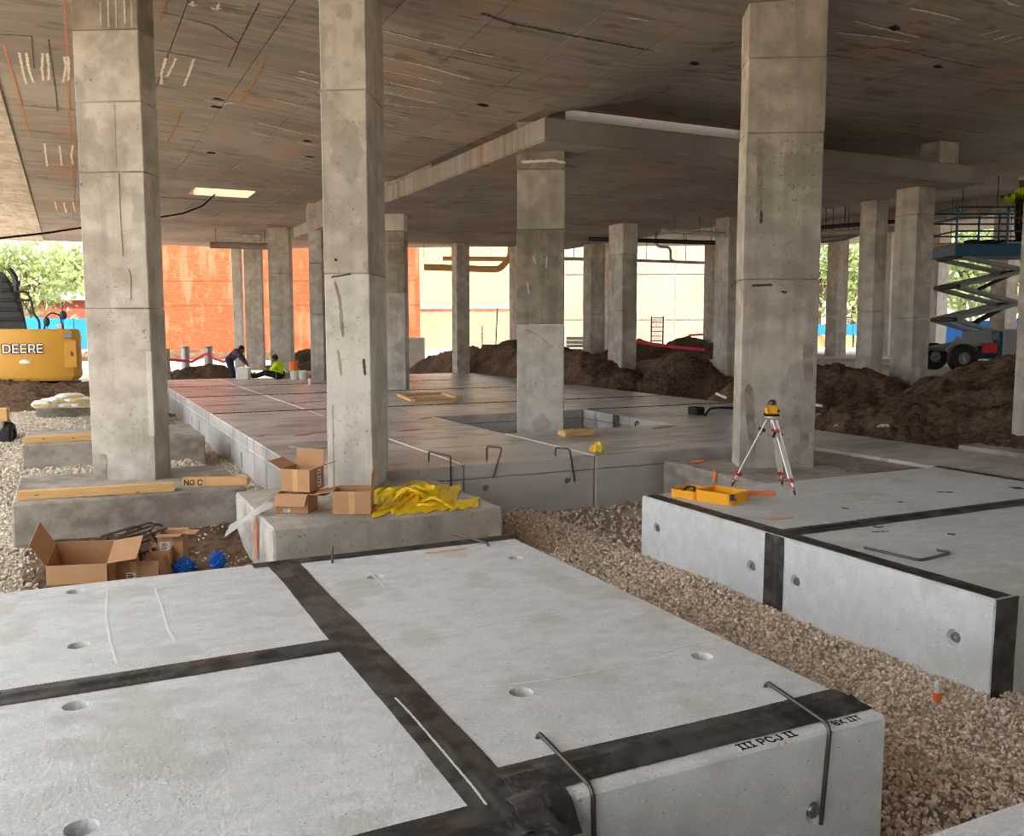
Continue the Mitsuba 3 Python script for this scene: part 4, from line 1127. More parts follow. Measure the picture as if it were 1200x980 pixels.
def crumple(name, label, category, O, U, V, th, amp, seed, mat, nu=40, nv=22, ragged=0.25, fold=5.0):
    u, v = np.meshgrid(np.linspace(0, 1, nu), np.linspace(0, 1, nv), indexing='ij')
    P = np.stack([u * 4, v * 3, u * 0 + seed], -1)
    e = ragged * (meshkit.fbm(P * 1.3, 3, seed) - 0.5) * 2
    uu, vv = u + 0.5 * e * np.sin(v * 7), v + e * np.sin(u * 5 + seed)
    r = 1 - np.abs(2 * meshkit.fbm(P * fold / 4, 3, seed + 2) - 1)
    h = amp * np.clip((r - 0.55) * 2.2, 0, 1) * (0.35 + meshkit.fbm(P, 2, seed + 9)) * np.minimum(1, 6 * np.minimum(np.minimum(u, 1 - u), np.minimum(v, 1 - v)) + 0.25)
    Q = np.array(O) + uu[..., None] * np.array(U) + vv[..., None] * np.array(V) + np.stack([u * 0, u * 0, h + 0.004], -1)
    return solo(name, label, category, thick_sheet(Q, nu, nv, th), mat, smooth=28)


ysheet = thing('plastic_sheeting', 'crumpled bright yellow plastic sheeting on the footing beside the cartons', 'plastic sheet')
PIECE_SCALE = 0.24
pieces = [((2.535, 8.745, -0.098), (2.944, 8.593, -0.098), (3.058, 9.907, -0.098), 0.16, 3), ((2.749, 8.829, -0.098), (3.301, 8.608, -0.098), (3.224, 9.947, -0.098), 0.20, 8), ((2.972, 8.673, -0.098), (3.566, 8.626, -0.098), (3.510, 9.869, -0.098), 0.22, 14),
          ((3.460, 8.531, -0.098), (3.811, 8.606, -0.098), (3.666, 8.989, -0.098), 0.10, 21), ((2.853, 9.279, -0.098), (3.416, 9.111, -0.098), (3.168, 10.160, -0.098), 0.26, 27), ((3.308, 8.953, -0.098), (3.683, 8.981, -0.098), (3.544, 9.730, -0.098), 0.12, 33)]
for n_, (O, A, B, amp, sd) in enumerate(pieces):
    O, A, B = np.array(O), np.array(A), np.array(B)
    nu, nv = 30, 18
    u, v = np.meshgrid(np.linspace(0, 1, nu), np.linspace(0, 1, nv), indexing='ij')
    P = np.stack([u * 4, v * 3, u * 0 + sd], -1)
    e = 0.30 * (meshkit.fbm(P * 1.1, 3, sd) - 0.5) * 2
    r = 1 - np.abs(2 * meshkit.fbm(P * 1.1, 3, sd + 2) - 1)
    h = PIECE_SCALE * amp * np.clip((r - 0.5) * 2.0, 0, 1) * (0.3 + meshkit.fbm(P * 0.8, 2, sd + 9)) * np.minimum(1, 3 * np.minimum(np.minimum(u, 1 - u), np.minimum(v, 1 - v)) + 0.05)
    Q = O + (u + 0.4 * e)[..., None] * (A - O) + (v + e)[..., None] * (B - O) + np.stack([u * 0, u * 0, h + 0.003], -1)
    part(ysheet, 'fold', thick_sheet(Q, nu, nv, 0.0025), 'sheet_yellow', smooth=28)
rngy = np.random.default_rng(17)
ya, yb, yc = np.array((2.598, 8.808, -0.098)), np.array((3.606, 8.606, -0.098)), np.array((3.065, 9.963, -0.098))
for n_ in range(16):
    a0, b0 = rngy.uniform(0, 0.62), rngy.uniform(0.05, 0.85)
    L_, turn = rngy.uniform(0.28, 0.5), rngy.uniform(-0.5, 0.5)
    Q, h0, tw = [], rngy.uniform(0.03, 0.14), rngy.uniform(-1.6, 1.6)
    wid = rngy.uniform(0.05, 0.12)
    for a in np.linspace(0, 1, 16):
        c = ya + (yb - ya) * (a0 + L_ * a) + (yc - ya) * (b0 + turn * a * 0.6 + 0.10 * math.sin(5 * a + n_))
        c = c + np.array([0, 0, 0.012 + wid * 0.45 * abs(math.sin(0.3 + tw * a)) + h0 * math.sin(math.pi * a) * (1 - b0 * 0.3)])
        s_ = np.array([0.45 * math.cos(0.3 + tw * a), 0.89 * math.cos(0.3 + tw * a), math.sin(0.3 + tw * a)])
        for b in np.linspace(-0.5, 0.5, 5):
            Q.append(c + s_ * wid * b + [0, 0, 0.012 * math.sin(7 * b + 9 * a + n_)])
    Q = np.array(Q)
    Q[:, 2] = np.maximum(Q[:, 2], -0.094)
    part(ysheet, 'fold', thick_sheet(Q, 16, 5, 0.0025), 'sheet_yellow', smooth=28)
scene['film'] = {'type': 'principledthin', 'base_color': rgb((0.85, 0.84, 0.82)), 'roughness': 0.3, 'spec_trans': 0.65, 'eta': 1.4}
fa, fb, fc = np.array((2.151, 9.571, 0.050)), np.array((1.660, 8.890, 0.023)), np.array((1.380, 9.562, -0.308))
Q = []
for a in np.linspace(0, 1, 14):
    p = (1 - a) ** 2 * fa + 2 * a * (1 - a) * (fb + [0, 0, 0.05]) + a * a * fc
    for b in np.linspace(-0.5, 0.5, 6):
        Q.append(p + np.array([0.35, 0.9, 0.25]) * 0.24 * b + [0, 0, 0.012 * math.sin(9 * a + 8 * b)])
solo('plastic_film', 'strip of clear plastic film hanging from the carton over the footing edge', 'plastic film', thick_sheet(Q, 14, 6, 0.002), 'film', smooth=40)


def crumpled_bag(label, loc, r, seed):
    m = ico(1.0, 4)
    V = np.array(m.vertices)
    f = 0.7 + 0.75 * np.abs(meshkit.fbm(V * 2.2 + seed, 3, seed) - 0.5) * 2 - 0.25 * np.abs(meshkit.fbm(V * 6 + seed, 2, seed + 4) - 0.5)
    m.vertices = V * f[:, None] * np.array(r)
    m.apply_translation(loc)
    return solo('plastic_bag', label, 'plastic bag', m, 'plastic_blue', smooth=25)


crumpled_bag('crumpled blue plastic lying next to the tall narrow carton', (0.912, 9.262, -0.560), (0.13, 0.10, 0.09), 3)
crumpled_bag('crumpled blue plastic tucked against the footing with the orange stroke', (1.228, 9.194, -0.520), (0.10, 0.09, 0.10), 8)
solo('plastic_film', 'torn scrap of clear film on the mud by the white footing side', 'plastic film', thick_sheet([[1.25 + 0.3 * a, 8.9 + 0.14 * b + 0.03 * math.sin(7 * a), -0.60 + 0.05 * math.sin(5 * a + 4 * b)] for a in np.linspace(0, 1, 9) for b in np.linspace(0, 1, 6)], 9, 6, 0.002), 'film', smooth=30)

# ------------------------------------------------------------------ laser level on its tripod, its case


def seg_box(p, q, w, t):
    """A rectangular bar from p to q."""
    p, q = np.array(p, float), np.array(q, float)
    L = np.linalg.norm(q - p)
    m = box(-w / 2, w / 2, -t / 2, t / 2, 0, L, min(w, t) * 0.2)
    m.apply_transform(trimesh.geometry.align_vectors([0, 0, 1], (q - p) / L))
    m.apply_translation(p)
    return m


hubz = 0.808
hub = np.array((6.901, 7.621, 0.000)[:2] + (hubz,))
feet = [(6.642, 7.956, -0.000), (6.884, 7.208, 0.000), (7.200, 7.745, 0.000)]
tri = thing('tripod', 'aluminium surveying tripod with orange-red clamps standing on the precast block', 'tripod')
part(tri, 'head_plate', cat(lathe([[0, -0.02], [0.045, -0.02], [0.075, 0.0], [0.075, 0.012], [0, 0.012]], 24, tuple(hub)), moved(lathe([[0, -0.07], [0.014, -0.07], [0.014, 0], [0, 0]], 12), tuple(hub))), 'aluminium', smooth=30)
for n_, f in enumerate(feet):
    f = np.array(f)
    top = hub + (f - hub) * [0.10, 0.10, 0] + [0, 0, -0.015]
    d = (f - top) / np.linalg.norm(f - top)
    side = np.cross(d, [0, 0, 1])
    side /= np.linalg.norm(side)
    L = np.linalg.norm(f - top)
    at_ = lambda t: top + d * L * t
    leg = part(tri, 'leg', cat(seg_box(at_(0.02) + side * 0.028, at_(0.80) + side * 0.024, 0.016, 0.018), seg_box(at_(0.02) - side * 0.028, at_(0.80) - side * 0.024, 0.016, 0.018), seg_box(at_(0.3), at_(0.93), 0.026, 0.014)), 'aluminium')
    part(leg, 'clamp', cat(seg_box(at_(0.78), at_(0.83), 0.085, 0.036), seg_box(at_(0.80) + side * 0.05, at_(0.815) + side * 0.085, 0.012, 0.012)), 'plastic_red')
    part(leg, 'collar', seg_box(at_(0.14), at_(0.18), 0.085, 0.034), 'plastic_red' if n_ else 'machine_black')
    part(leg, 'lever', seg_box(at_(0.17) + side * 0.03, at_(0.24) + side * 0.085, 0.02, 0.03), 'machine_black')
    part(leg, 'foot_step', cat(seg_box(at_(0.895), at_(0.905), 0.08, 0.03)), 'plastic_red')
    part(leg, 'spike', tube([at_(0.90), at_(0.96), f + [0, 0, 0.002]], [0.013, 0.012, 0.002], 8), 'dark_steel')
lz = hub + [0, 0, 0.012]
las = thing('laser_level', 'yellow rotating laser level with a dark dome on top of the tripod', 'laser level')
bd = cut(box(-0.075, 0.065, -0.06, 0.06, 0.02, 0.125, 0.018), moved(box(-0.09, -0.035, -0.1, 0.1, 0.095, 0.2), (0, 0, 0)))
part(las, 'body', moved(bd, tuple(lz), rz=-35), 'case_yellow')
part(las, 'base', moved(box(-0.085, 0.075, -0.07, 0.07, 0.0, 0.024, 0.008), tuple(lz), rz=-35), 'rubber_black')
part(las, 'dome', lathe([[0, 0.12], [0.046, 0.12], [0.046, 0.15], [0.038, 0.168], [0.02, 0.178], [0, 0.18]], 20, tuple(lz)), 'machine_black', smooth=30)
part(las, 'knob', moved(lathe([[0, 0], [0.013, 0], [0.013, 0.015], [0, 0.015]], 12), tuple(lz + [0.02, -0.075, 0.06]), rx=90), 'machine_black', smooth=30)
part(las, 'handle', tube(bend([lz + [-0.075, -0.03, 0.05], lz + [-0.10, -0.03, 0.085], lz + [-0.03, -0.01, 0.125]], 0.02), 0.009, 8), 'case_yellow', smooth=40)


def tray(w, d, h, r=0.035, t=0.007):
    from shapely.geometry import box as sb
    outer = sb(r, r, w - r, d - r).buffer(r, quad_segs=6)
    a = trimesh.creation.extrude_polygon(outer, h, engine='earcut')
    b = trimesh.creation.extrude_polygon(outer.buffer(-t), h, engine='earcut')
    b.apply_translation([0, 0, t])
    ribs = [box(x, x + 0.006, -0.004, 0.002, 0.01, h - 0.018) for x in np.arange(r, w - r, 0.022)] + [box(x, x + 0.006, d - 0.002, d + 0.004, 0.01, h - 0.018) for x in np.arange(r, w - r, 0.022)]
    ribs += [box(-0.004, 0.002, y, y + 0.006, 0.01, h - 0.018) for y in np.arange(r, d - r, 0.022)] + [box(w - 0.002, w + 0.004, y, y + 0.006, 0.01, h - 0.018) for y in np.arange(r, d - r, 0.022)]
    rim = cut(moved(trimesh.creation.extrude_polygon(outer.buffer(0.005), 0.012, engine='earcut'), (0, 0, h - 0.012)), moved(trimesh.creation.extrude_polygon(outer.buffer(-t), 0.05, engine='earcut'), (0, 0, h - 0.03)))
    return cat(cut(a, b), *ribs, rim)


ca, cb, ce = np.array((5.666, 7.773, 0.000)), np.array((5.900, 7.073, 0.000)), np.array((6.234, 7.234, 0.000))
U = (cb - ca) / np.linalg.norm(cb - ca)
ang = math.degrees(math.atan2(U[1], U[0]))
Lc = np.linalg.norm(cb - ca)
case = thing('tool_case', 'open yellow plastic instrument case lying in front of the tripod', 'case')
part(case, 'lid', moved(tray(Lc * 0.41, 0.36, 0.085), tuple(ca + [0, 0, 0.002]), rz=ang), 'case_yellow', smooth=35)
part(case, 'base', moved(tray(Lc * 0.56, 0.36, 0.115), tuple(ca + U * Lc * 0.43 + [0, 0, 0.002]), rz=ang), 'case_yellow', smooth=35)
part(case, 'latch', moved(box(-0.012, 0.012, -0.004, 0.05, -0.03, 0.03, 0.004), tuple(ca + U * (Lc * 1.0) + [0, 0, 0.085]), rz=ang), 'machine_black')
part(case, 'latch', moved(box(-0.02, 0.02, -0.008, 0.006, -0.02, 0.02, 0.004), tuple(cb + (ce - cb) * 0.3 + [0, 0, 0.05]), rz=ang + 90), 'machine_black')
part(case, 'hinge', moved(box(-0.01, 0.012, 0.04, 0.32, 0.07, 0.084), tuple(ca + U * Lc * 0.42), rz=ang), 'machine_black')
part(case, 'strap', tube(bend([moved(trimesh.PointCloud([[x, y, z]]), tuple(ca), rz=ang).vertices[0] for x, y, z in ((0.06, 0.08, 0.03), (0.10, 0.2, 0.10), (0.16, 0.24, 0.09), (0.2, 0.12, 0.04))], 0.05), 0.012, 8), 'machine_black', smooth=40)
part(case, 'insert', moved(cat(box(0.05, 0.18, 0.07, 0.3, 0.01, 0.055, 0.008), box(Lc * 0.43 + 0.06, Lc * 0.43 + 0.2, 0.06, 0.28, 0.01, 0.07, 0.01), moved(lathe([[0.05, 0], [0.065, 0.0], [0.065, 0.04], [0.05, 0.04], [0.05, 0]], 18), (Lc * 0.43 + 0.30, 0.18, 0.03))), tuple(ca), rz=ang), 'case_yellow')
sa, sb_ = np.array((6.458, 7.497, 0.000)), np.array((6.704, 7.322, 0.000))
solo('marker_stake', 'orange-painted wooden stake lying beside the yellow case', 'stake', moved(seg_box(sa, sb_, 0.045, 0.04), (0, 0, 0.024)), 'paint_orange')

# ------------------------------------------------------------------ timbers on the footings


def timber(label, a, b, w, h, mat='lumber', text=None):
    a, b = np.array(a), np.array(b)
    L, ang = np.linalg.norm(b - a), math.degrees(math.atan2(b[1] - a[1], b[0] - a[0]))
    k = solo('timber', label, 'timber', moved(box(0, L, 0, w, 0.002, h, 0.004), tuple(a), rz=ang), mat)
    return k


timber('squared timber lying along the front of the long footing', (-0.594, 11.127, -0.100), (1.018, 10.971, -0.100), 0.14, 0.095)
nb = thing('timber', 'brown board with a black-marked pale end beside the stained column', 'timber')
ba, bb = np.array((1.127, 11.293, -0.100)), np.array((1.842, 11.009, -0.100))
angb = math.degrees(math.atan2(bb[1] - ba[1], bb[0] - ba[0]))
Lb = np.linalg.norm(bb - ba)
part(nb, 'board', moved(box(Lb * 0.36, Lb, 0, 0.14, 0.0, 0.09, 0.004), tuple(ba), rz=angb), 'plywood_tan')
part(nb, 'pale_end', moved(box(0, Lb * 0.36, 0.0, 0.14, 0.0, 0.09, 0.004), tuple(ba), rz=angb), 'lumber')
lettering(nb, 'NG C', 0.065, tuple(ba + (bb - ba) / Lb * 0.02 + np.cross(bb - ba, [0, 0, 1]) / Lb * 0.0005 + [0, 0, 0.012]), bb - ba, np.cross(bb - ba, [0, 0, 1]) / Lb, 'ink_black', 0.002)
timber('long plank along the front of the second footing', (-0.755, 16.593, -0.100), (0.820, 16.578, -0.100), 0.13, 0.10)
timber('thin plank behind the long plank on the second footing', (-0.668, 17.301, -0.100), (0.863, 17.379, -0.100), 0.12, 0.04)
frame = thing('formwork_frame', 'pale timber frame lying flat on the old deck', 'timber frame')
fq = [np.array(q) for q in ((7.473, 21.830, 0.000), (7.176, 19.987, 0.000), (8.401, 20.067, 0.000), (8.679, 21.877, 0.000))]
for p, q in zip(fq, fq[1:] + fq[:1]):
    part(frame, 'rail', moved(seg_box(p, q, 0.07, 0.13), (0, 0, 0.067)), 'lumber')
blk = thing('concrete_kerb_block', 'grey block at the frame edge with a timber on top, left of the second footing', 'concrete block')
part(blk, 'body', moved(box(-1.2, 0, 0, 0.7, -0.75, -0.05, 0.02), (-1.234, 20.105, -0.400)[:2] + (0,), rz=-8), 'footing_concrete')
solo('timber', 'short brown timber at the frame edge on the grey block', 'timber', moved(box(-1.0, 0.06, 0.05, 0.3, -0.048, 0.20, 0.006), (-1.234, 20.105, -0.400)[:2] + (0,), rz=-8), 'lumber')
wh = thing('wheel', 'black rubber wheel standing at the end of the grey block', 'wheel')
wc_ = np.array((-1.172, 20.316, -0.700)) + [0, 0, 0.31]
tor = lathe([[0.17, -0.09], [0.27, -0.10], [0.31, -0.06], [0.31, 0.06], [0.27, 0.10], [0.17, 0.09], [0.17, -0.09]], 28)
part(wh, 'tyre', moved(moved(tor, ry=90), tuple(wc_), rz=-8), 'rubber_black', smooth=30)
part(wh, 'hub', moved(moved(lathe([[0, -0.06], [0.17, -0.07], [0.17, 0.07], [0, 0.06]], 20), ry=90), tuple(wc_), rz=-8), 'dark_steel', smooth=30)


def sack(label, loc, rz, s, rx=0):
    m = trimesh.creation.icosphere(subdivisions=4)
    V = np.array(m.vertices)
    V = np.sign(V) * np.abs(V) ** np.array([0.55, 0.55, 0.8])
    V[:, 2] *= 1 - 0.55 * np.maximum(np.abs(V[:, 0]), np.abs(V[:, 1])) ** 6
    V = V * np.array(s)
    V += 0.035 * (meshkit.fbm(V * 9 + rz, 3, int(abs(rz)))[:, None] - 0.5)
    m.vertices = V
    k = thing('cement_bag', label, 'cement bag')
    part(k, 'sack', moved(m, loc, rz=rz, rx=rx), 'paper_white', smooth=40)
    part(k, 'print_band', moved(box(-0.17, 0.17, -s[1] - 0.004, -s[1] + 0.012, -0.02, 0.02, 0.003), loc, rz=rz, rx=rx), 'wall_yellow')
    return k


for lab, px, sc, rz in (('crumpled half-empty cement bag at the near end of the far footing', (-0.669, 23.787, -0.020), (0.20, 0.20, 0.10), 3), ('upright cement bag beside the crumpled one on the far footing', (-0.511, 23.976, 0.000), (0.16, 0.16, 0.12), 40),
                        ('bottom cement bag nearest the crumpled ones', (-0.278, 23.920, -0.045), (0.29, 0.20, 0.075), 8), ('bottom cement bag in the middle of the far footing', (-0.014, 23.792, -0.045), (0.29, 0.20, 0.075), 2), ('bottom cement bag next to the stained column', (0.251, 23.664, -0.045), (0.29, 0.20, 0.075), 5),
                        ('cement bag lying across the two bottom bags', (-0.216, 23.711, 0.090), (0.31, 0.2, 0.07), 16), ('cement bag tilted on the bottom bag next to the column', (0.127, 23.544, 0.090), (0.29, 0.2, 0.07), -6), ('topmost cement bag of the heap on the far footing', (-0.048, 22.914, 0.220), (0.30, 0.2, 0.065), 28)):
    sack(lab, px, rz, sc)

# ------------------------------------------------------------------ far end of the deck: kerb, buckets, posts
kerb = thing('concrete_kerb', 'low pale concrete kerb behind the two workers at the end of the deck', 'kerb')
ka, kb = np.array((5.324, 32.735, -0.020)), np.array((7.992, 30.046, -0.020))
ka, kb = ka + [0.1, 0.7, 0], kb + [0.1, 1.2, 0]
for i in range(4):
    part(kerb, 'kerb_block', seg_box(ka + (kb - ka) * (i / 4 + 0.003) + [0, 0, 0.08], ka + (kb - ka) * ((i + 1) / 4 - 0.003) + [0, 0, 0.08], 0.35, 0.62), 'column_concrete_pale')
solo('concrete_block', 'white block standing between the bending worker and the seated worker', 'concrete block', moved(box(-0.2, 0.2, -0.2, 0.2, 0.004, 0.40, 0.02), (5.310, 31.786, 0.000), rz=-25), 'white_board')


def bucket(label, loc, r, h, mat, hd=True):
    k = thing('bucket', label, 'bucket')
    part(k, 'pail', lathe([[0, 0.002], [r * 0.85, 0.002], [r, h], [r * 1.06, h], [r * 1.06, h * 0.93], [r * 0.97, h * 0.9], [r * 0.93, h * 0.99], [r * 0.8, 0.02], [0, 0.02]], 24, loc), mat, smooth=30)
    if hd:
        part(k, 'handle', tube([np.array(loc) + [r * 1.05 * math.cos(a), r * 0.3, h * 0.9 - 0.5 * h * math.sin(a)] for a in np.linspace(0, math.pi, 9)], 0.008, 6), 'galvanised')
    return k


bucket('white bucket next to the brown box at the end of the deck', (6.861, 31.037, 0.000), 0.15, 0.34, 'plastic_white')
bucket('white bucket right of the first one, beside the hidden column', (7.124, 30.910, 0.000), 0.15, 0.30, 'plastic_white')
bucket('orange bucket on the kerb above the white buckets', (6.398, 29.034, 0.390), 0.15, 0.30, 'plastic_orange')
sp = thing('cable_reel', 'black hose reel next to the seated worker', 'reel')
spl = np.array((6.602, 32.020, 0.000)) + [0, 0, 0.15]
part(sp, 'coil', moved(moved(lathe([[0.06, -0.08], [0.15, -0.08], [0.15, 0.08], [0.06, 0.08], [0.06, -0.08]], 22), rx=90), tuple(spl), rz=-25), 'rubber_black', smooth=30)
part(sp, 'flange', moved(moved(lathe([[0.05, -0.11], [0.19, -0.11], [0.19, -0.085], [0.05, -0.085], [0.05, -0.11]], 22), rx=90), tuple(spl), rz=-25), 'plastic_white', smooth=30)
bt = thing('spray_can', 'white spray can with a red cap standing on the far deck', 'spray can')
btl = (6.630, 27.865, 0.000)
part(bt, 'body', lathe([[0, 0.002], [0.045, 0.002], [0.045, 0.19], [0.03, 0.22], [0, 0.22]], 16, btl), 'plastic_white', smooth=30)
part(bt, 'cap', lathe([[0, 0.20], [0.048, 0.20], [0.048, 0.30], [0, 0.31]], 16, btl), 'plastic_red', smooth=30)
pt = (3.385, 33.761, -0.100)
solo('post', 'grey post standing at the far corner of the deck', 'post', moved(box(-0.06, 0.06, -0.06, 0.06, -0.6, 1.0, 0.008), (pt[0] - 0.2, pt[1] + 1.2, 0)), 'footing_concrete')
for n_, q in enumerate(((4.735, 43.744, 0.891), (5.727, 43.626, 0.884))):
    k = thing('standpipe', ['corrugated steel pipe stub nearer the stained column', 'corrugated steel pipe stub wound with red tape'][n_], 'pipe')
    prof = [[0.18 + 0.012 * (i % 2), -0.8 + 0.06 * i] for i in range(int((q[2] + 0.8) / 0.06))]
    part(k, 'shell', lathe([[0, -0.8]] + prof + [[0.2, q[2]], [0.17, q[2]], [0.17, q[2] - 0.1], [0, q[2] - 0.1]], 22, (q[0], q[1], 0)), 'galvanised', smooth=30)


def ribbon(label, pts, w=0.09, seed=0, name='barrier_tape', mat='tape_red'):
    P = np.array(pts, float)
    n = 40
    t = np.linspace(0, len(P) - 1, n)
    Q = np.stack([np.interp(t, range(len(P)), P[:, k]) for k in range(3)], 1)
    V = []
    for i, q in enumerate(Q):
        a = 0.5 * math.sin(i * 0.4 + seed)
        up = np.array([0.5 * math.sin(a), 0.3 * math.sin(a), math.cos(a)]) * w / 2
        V += [[q - up, q + up]]
    return solo(name, label, 'barrier tape', thick_sheet(np.array(V), n, 2, 0.004), mat)


ribbon('red barrier tape draped around the steel pipe stubs', [(3.498, 41.854, 0.387), (4.216, 42.793, 0.308), (4.959, 43.317, 0.201), (5.615, 43.136, 0.584), (5.864, 43.103, 0.349), (6.228, 42.547, 0.206), (6.598, 42.491, 0.357)], 0.13)
ribbon('sagging red barrier tape in front of the pale concrete wall', [(18.105, 27.590, 1.331), (19.074, 27.540, 1.170), (20.072, 27.443, 1.038), (21.268, 27.165, 0.937)], 0.12, 2)
ribbon('thin red barrier tape at the right edge of the pale concrete wall', [(22.410, 30.068, 1.203), (24.132, 31.901, 1.422), (24.955, 31.898, 1.456), (22.612, 28.269, 1.494)], 0.08, 4)
mp = thing('steel_mesh_panel', 'grey steel mesh panel standing upright in the spoil', 'steel panel')
ma = np.array((22.235, 32.041, 1.103))
zt_ = (22.220, 32.051, 2.222)[2]
Rv = np.array([0.8986, -0.4388, 0])
for a in (0, 0.5):
    part(mp, 'stile', seg_box(ma + Rv * a + [0, 0, -0.6], np.array([*(ma + Rv * a)[:2], zt_]), 0.05, 0.05), 'dark_steel')
for i in range(8):
    z = ma[2] - 0.3 + i * (zt_ - ma[2] + 0.25) / 7
    part(mp, 'rail', seg_box(np.array([*ma[:2], z]), np.array([*(ma + Rv * 0.5)[:2], z]), 0.03, 0.03), 'dark_steel')
part(mp, 'mesh', cat(*[seg_box(np.array([*(ma + Rv * (0.08 * k + 0.07))[:2], ma[2] - 0.4]), np.array([*(ma + Rv * (0.08 * k + 0.07))[:2], zt_ - 0.02]), 0.02, 0.02) for k in range(5)]), 'galvanised', kind='stuff')
cp = thing('steel_sheet_stack', 'white corrugated sheets behind the banded column', 'steel sheets')
ca_ = np.array((19.686, 34.821, 0.740))
for i in range(4):
    part(cp, 'sheet', moved(box(0, 1.3, 0, 0.5, 0.0, 0.14, 0.02), tuple(ca_ + [0, 0, -0.05 + 0.17 * i]), rz=-26), 'plastic_white')
part(cp, 'skid', moved(cat(box(0.2, 0.3, 0, 0.5, -1.3, 0, 0.01), box(1.0, 1.1, 0, 0.5, -1.3, 0, 0.01)), tuple(ca_ + [0, 0, -0.06]), rz=-26), 'dark_steel')
for n_, (a, b) in enumerate((((19.402, 41.708, 0.837), (19.523, 41.652, 2.731)), ((18.811, 41.978, 0.837), (18.814, 41.977, 1.829)))):
    solo('post', ['tall thin post leaning above the long spoil bank', 'short thin post above the long spoil bank'][n_], 'post', tube([np.array(a) - [0, 0, 0.8], b], 0.03, 8), 'dark_steel')
solo('utility_box', 'pale cabinet beside the slim column at the salmon block wall', 'cabinet', moved(box(0, 0.9, 0, 0.5, -1.3, 0.45, 0.03), (16.664, 47.141, 0.759), rz=-28), 'wall_concrete_pale')
solo('foam_block', 'cream foam block lying by the banded column', 'block', moved(box(0, 0.55, 0, 0.3, 0.002, 0.10, 0.02), (7.172, 12.724, 0.000), rz=-4), 'lumber')
crumple('plastic_scrap', 'small yellow scrap of tape on the deck edge', 'scrap', (6.631, 10.898, 0.000), (0.16, 0, 0), (0, 0.18, 0), 0.003, 0.16, 7, 'sheet_yellow', 14, 10)
can = thing('marking_paint_can', 'clear-topped orange marking paint can lying in the gravel trench', 'spray can')
cl_ = (5.102, 3.975, -0.680)
part(can, 'cap', lathe([[0, 0], [0.026, 0], [0.028, 0.045], [0, 0.048]], 18, cl_), 'plastic_orange', smooth=30)
part(can, 'cup', lathe([[0, 0.048], [0.022, 0.048], [0.024, 0.11], [0.012, 0.13], [0, 0.13]], 18, cl_), 'film_clear', smooth=30)
kb1 = thing('cable_duct', 'black duct block and hose on the deck left of the tripod column', 'duct')
part(kb1, 'block', moved(box(0, 0.22, 0, 0.3, 0.002, 0.16, 0.02), (11.384, 14.770, 0.000)), 'rubber_black')
part(kb1, 'hose', tube(bend([(11.412, 14.531, 0.020), (11.907, 14.998, 0.100), (12.764, 15.667, 0.030), (13.033, 15.536, 0.030)], 0.2), 0.025, 8), 'rubber_black', smooth=40)
for n_, (p, q) in enumerate((((12.035, 14.672, 0.350), (12.240, 14.573, 0.350)), ((12.983, 13.258, 0.250), (13.179, 13.163, 0.250)))):
    solo('pipe_stub', ['white pipe stub poking out left of the tripod column', 'white pipe stub poking out right of the tripod column'][n_], 'pipe', tube([np.array(p) + [0.5, 0.9, 0], q if n_ else p], 0.03, 10), 'plastic_white', smooth=40)
rngl = np.random.default_rng(8)
for n_, q in enumerate(((12.200, 11.783, 0.032), (12.150, 10.765, 0.136), (12.900, 9.133, 0.262))):
    solo('litter_scrap', ['white paper scrap on the low earth berm right of the tripod column', 'small white scrap halfway along the low earth berm', 'white scrap on the low berm near the frame-edge column'][n_], 'litter',
         moved(thick_sheet([[0.18 * a, 0.12 * b, 0.03 * math.sin(6 * a + 4 * b)] for a in np.linspace(0, 1, 6) for b in np.linspace(0, 1, 5)], 6, 5, 0.004), tuple(q)), 'paper_white')

# ------------------------------------------------------------------ services under the soffit


def pipe(label, pts, r, mat='galvanised', hangers=(), name='pipe', n=10, rad=0.25):
    k = thing(name, label, 'pipe')
    part(k, 'run', tube(bend(pts, rad), r, n), mat, smooth=40)
    for t in hangers:
        p = np.array(pts[0]) * (1 - t) + np.array(pts[-1]) * t
        part(k, 'hanger', tube([p, [p[0], p[1], 5.85]], 0.012, 6), 'dark_steel')
    return k


pipe('long pipe hung across the view of the cream wall', [(15.430, 41.206, 4.635), (18.750, 39.805, 4.527), (19.233, 39.574, 5.096), (19.306, 39.538, 6.390)], 0.16, 'plywood_tan', (0.0, 0.3))
pipe('shorter pipe above the long pipe at the cream wall', [(17.380, 43.668, 5.267), (21.095, 42.000, 5.234)], 0.12, 'plywood_tan', (0.1, 0.6))
pipe('dark duct hung before the brick wall', [(5.406, 39.633, 5.167), (7.836, 39.225, 5.158)], 0.14, 'soffit_concrete', (0.1, 0.9))
pipe('dark pipe with hangers left of the tripod column', [(15.369, 25.764, 4.645), (18.936, 23.268, 4.447)], 0.07, 'dark_steel', (0.3, 0.5, 0.7, 0.9))
pipe('pale pipe with clamps above the dark pipe', [(15.592, 22.043, 4.581), (17.038, 20.945, 4.424)], 0.07, 'column_concrete', (0.2, 0.6))
pipe('thin conduit crossing above the pale concrete wall', [(21.908, 33.467, 4.664), (25.264, 31.012, 4.469)], 0.06, 'column_concrete', (0.2, 0.6))
pipe('looped pipe hanging under the soffit by the pale concrete wall', [(20.596, 29.526, 6.000), (20.638, 29.497, 4.858), (21.090, 29.175, 4.883), (21.098, 29.170, 4.361), (21.204, 29.093, 4.326)], 0.05, 'column_concrete')
pipe('pipe between the banded column and the next columns', [(18.403, 33.247, 4.608), (19.474, 32.631, 4.568)], 0.07, 'column_concrete', (0.5,))
pipe('upper conduit right of the tripod column', [(19.387, 20.202, 4.632), (21.189, 18.304, 4.748)], 0.06, 'dark_steel', (0.1, 0.4, 0.7))
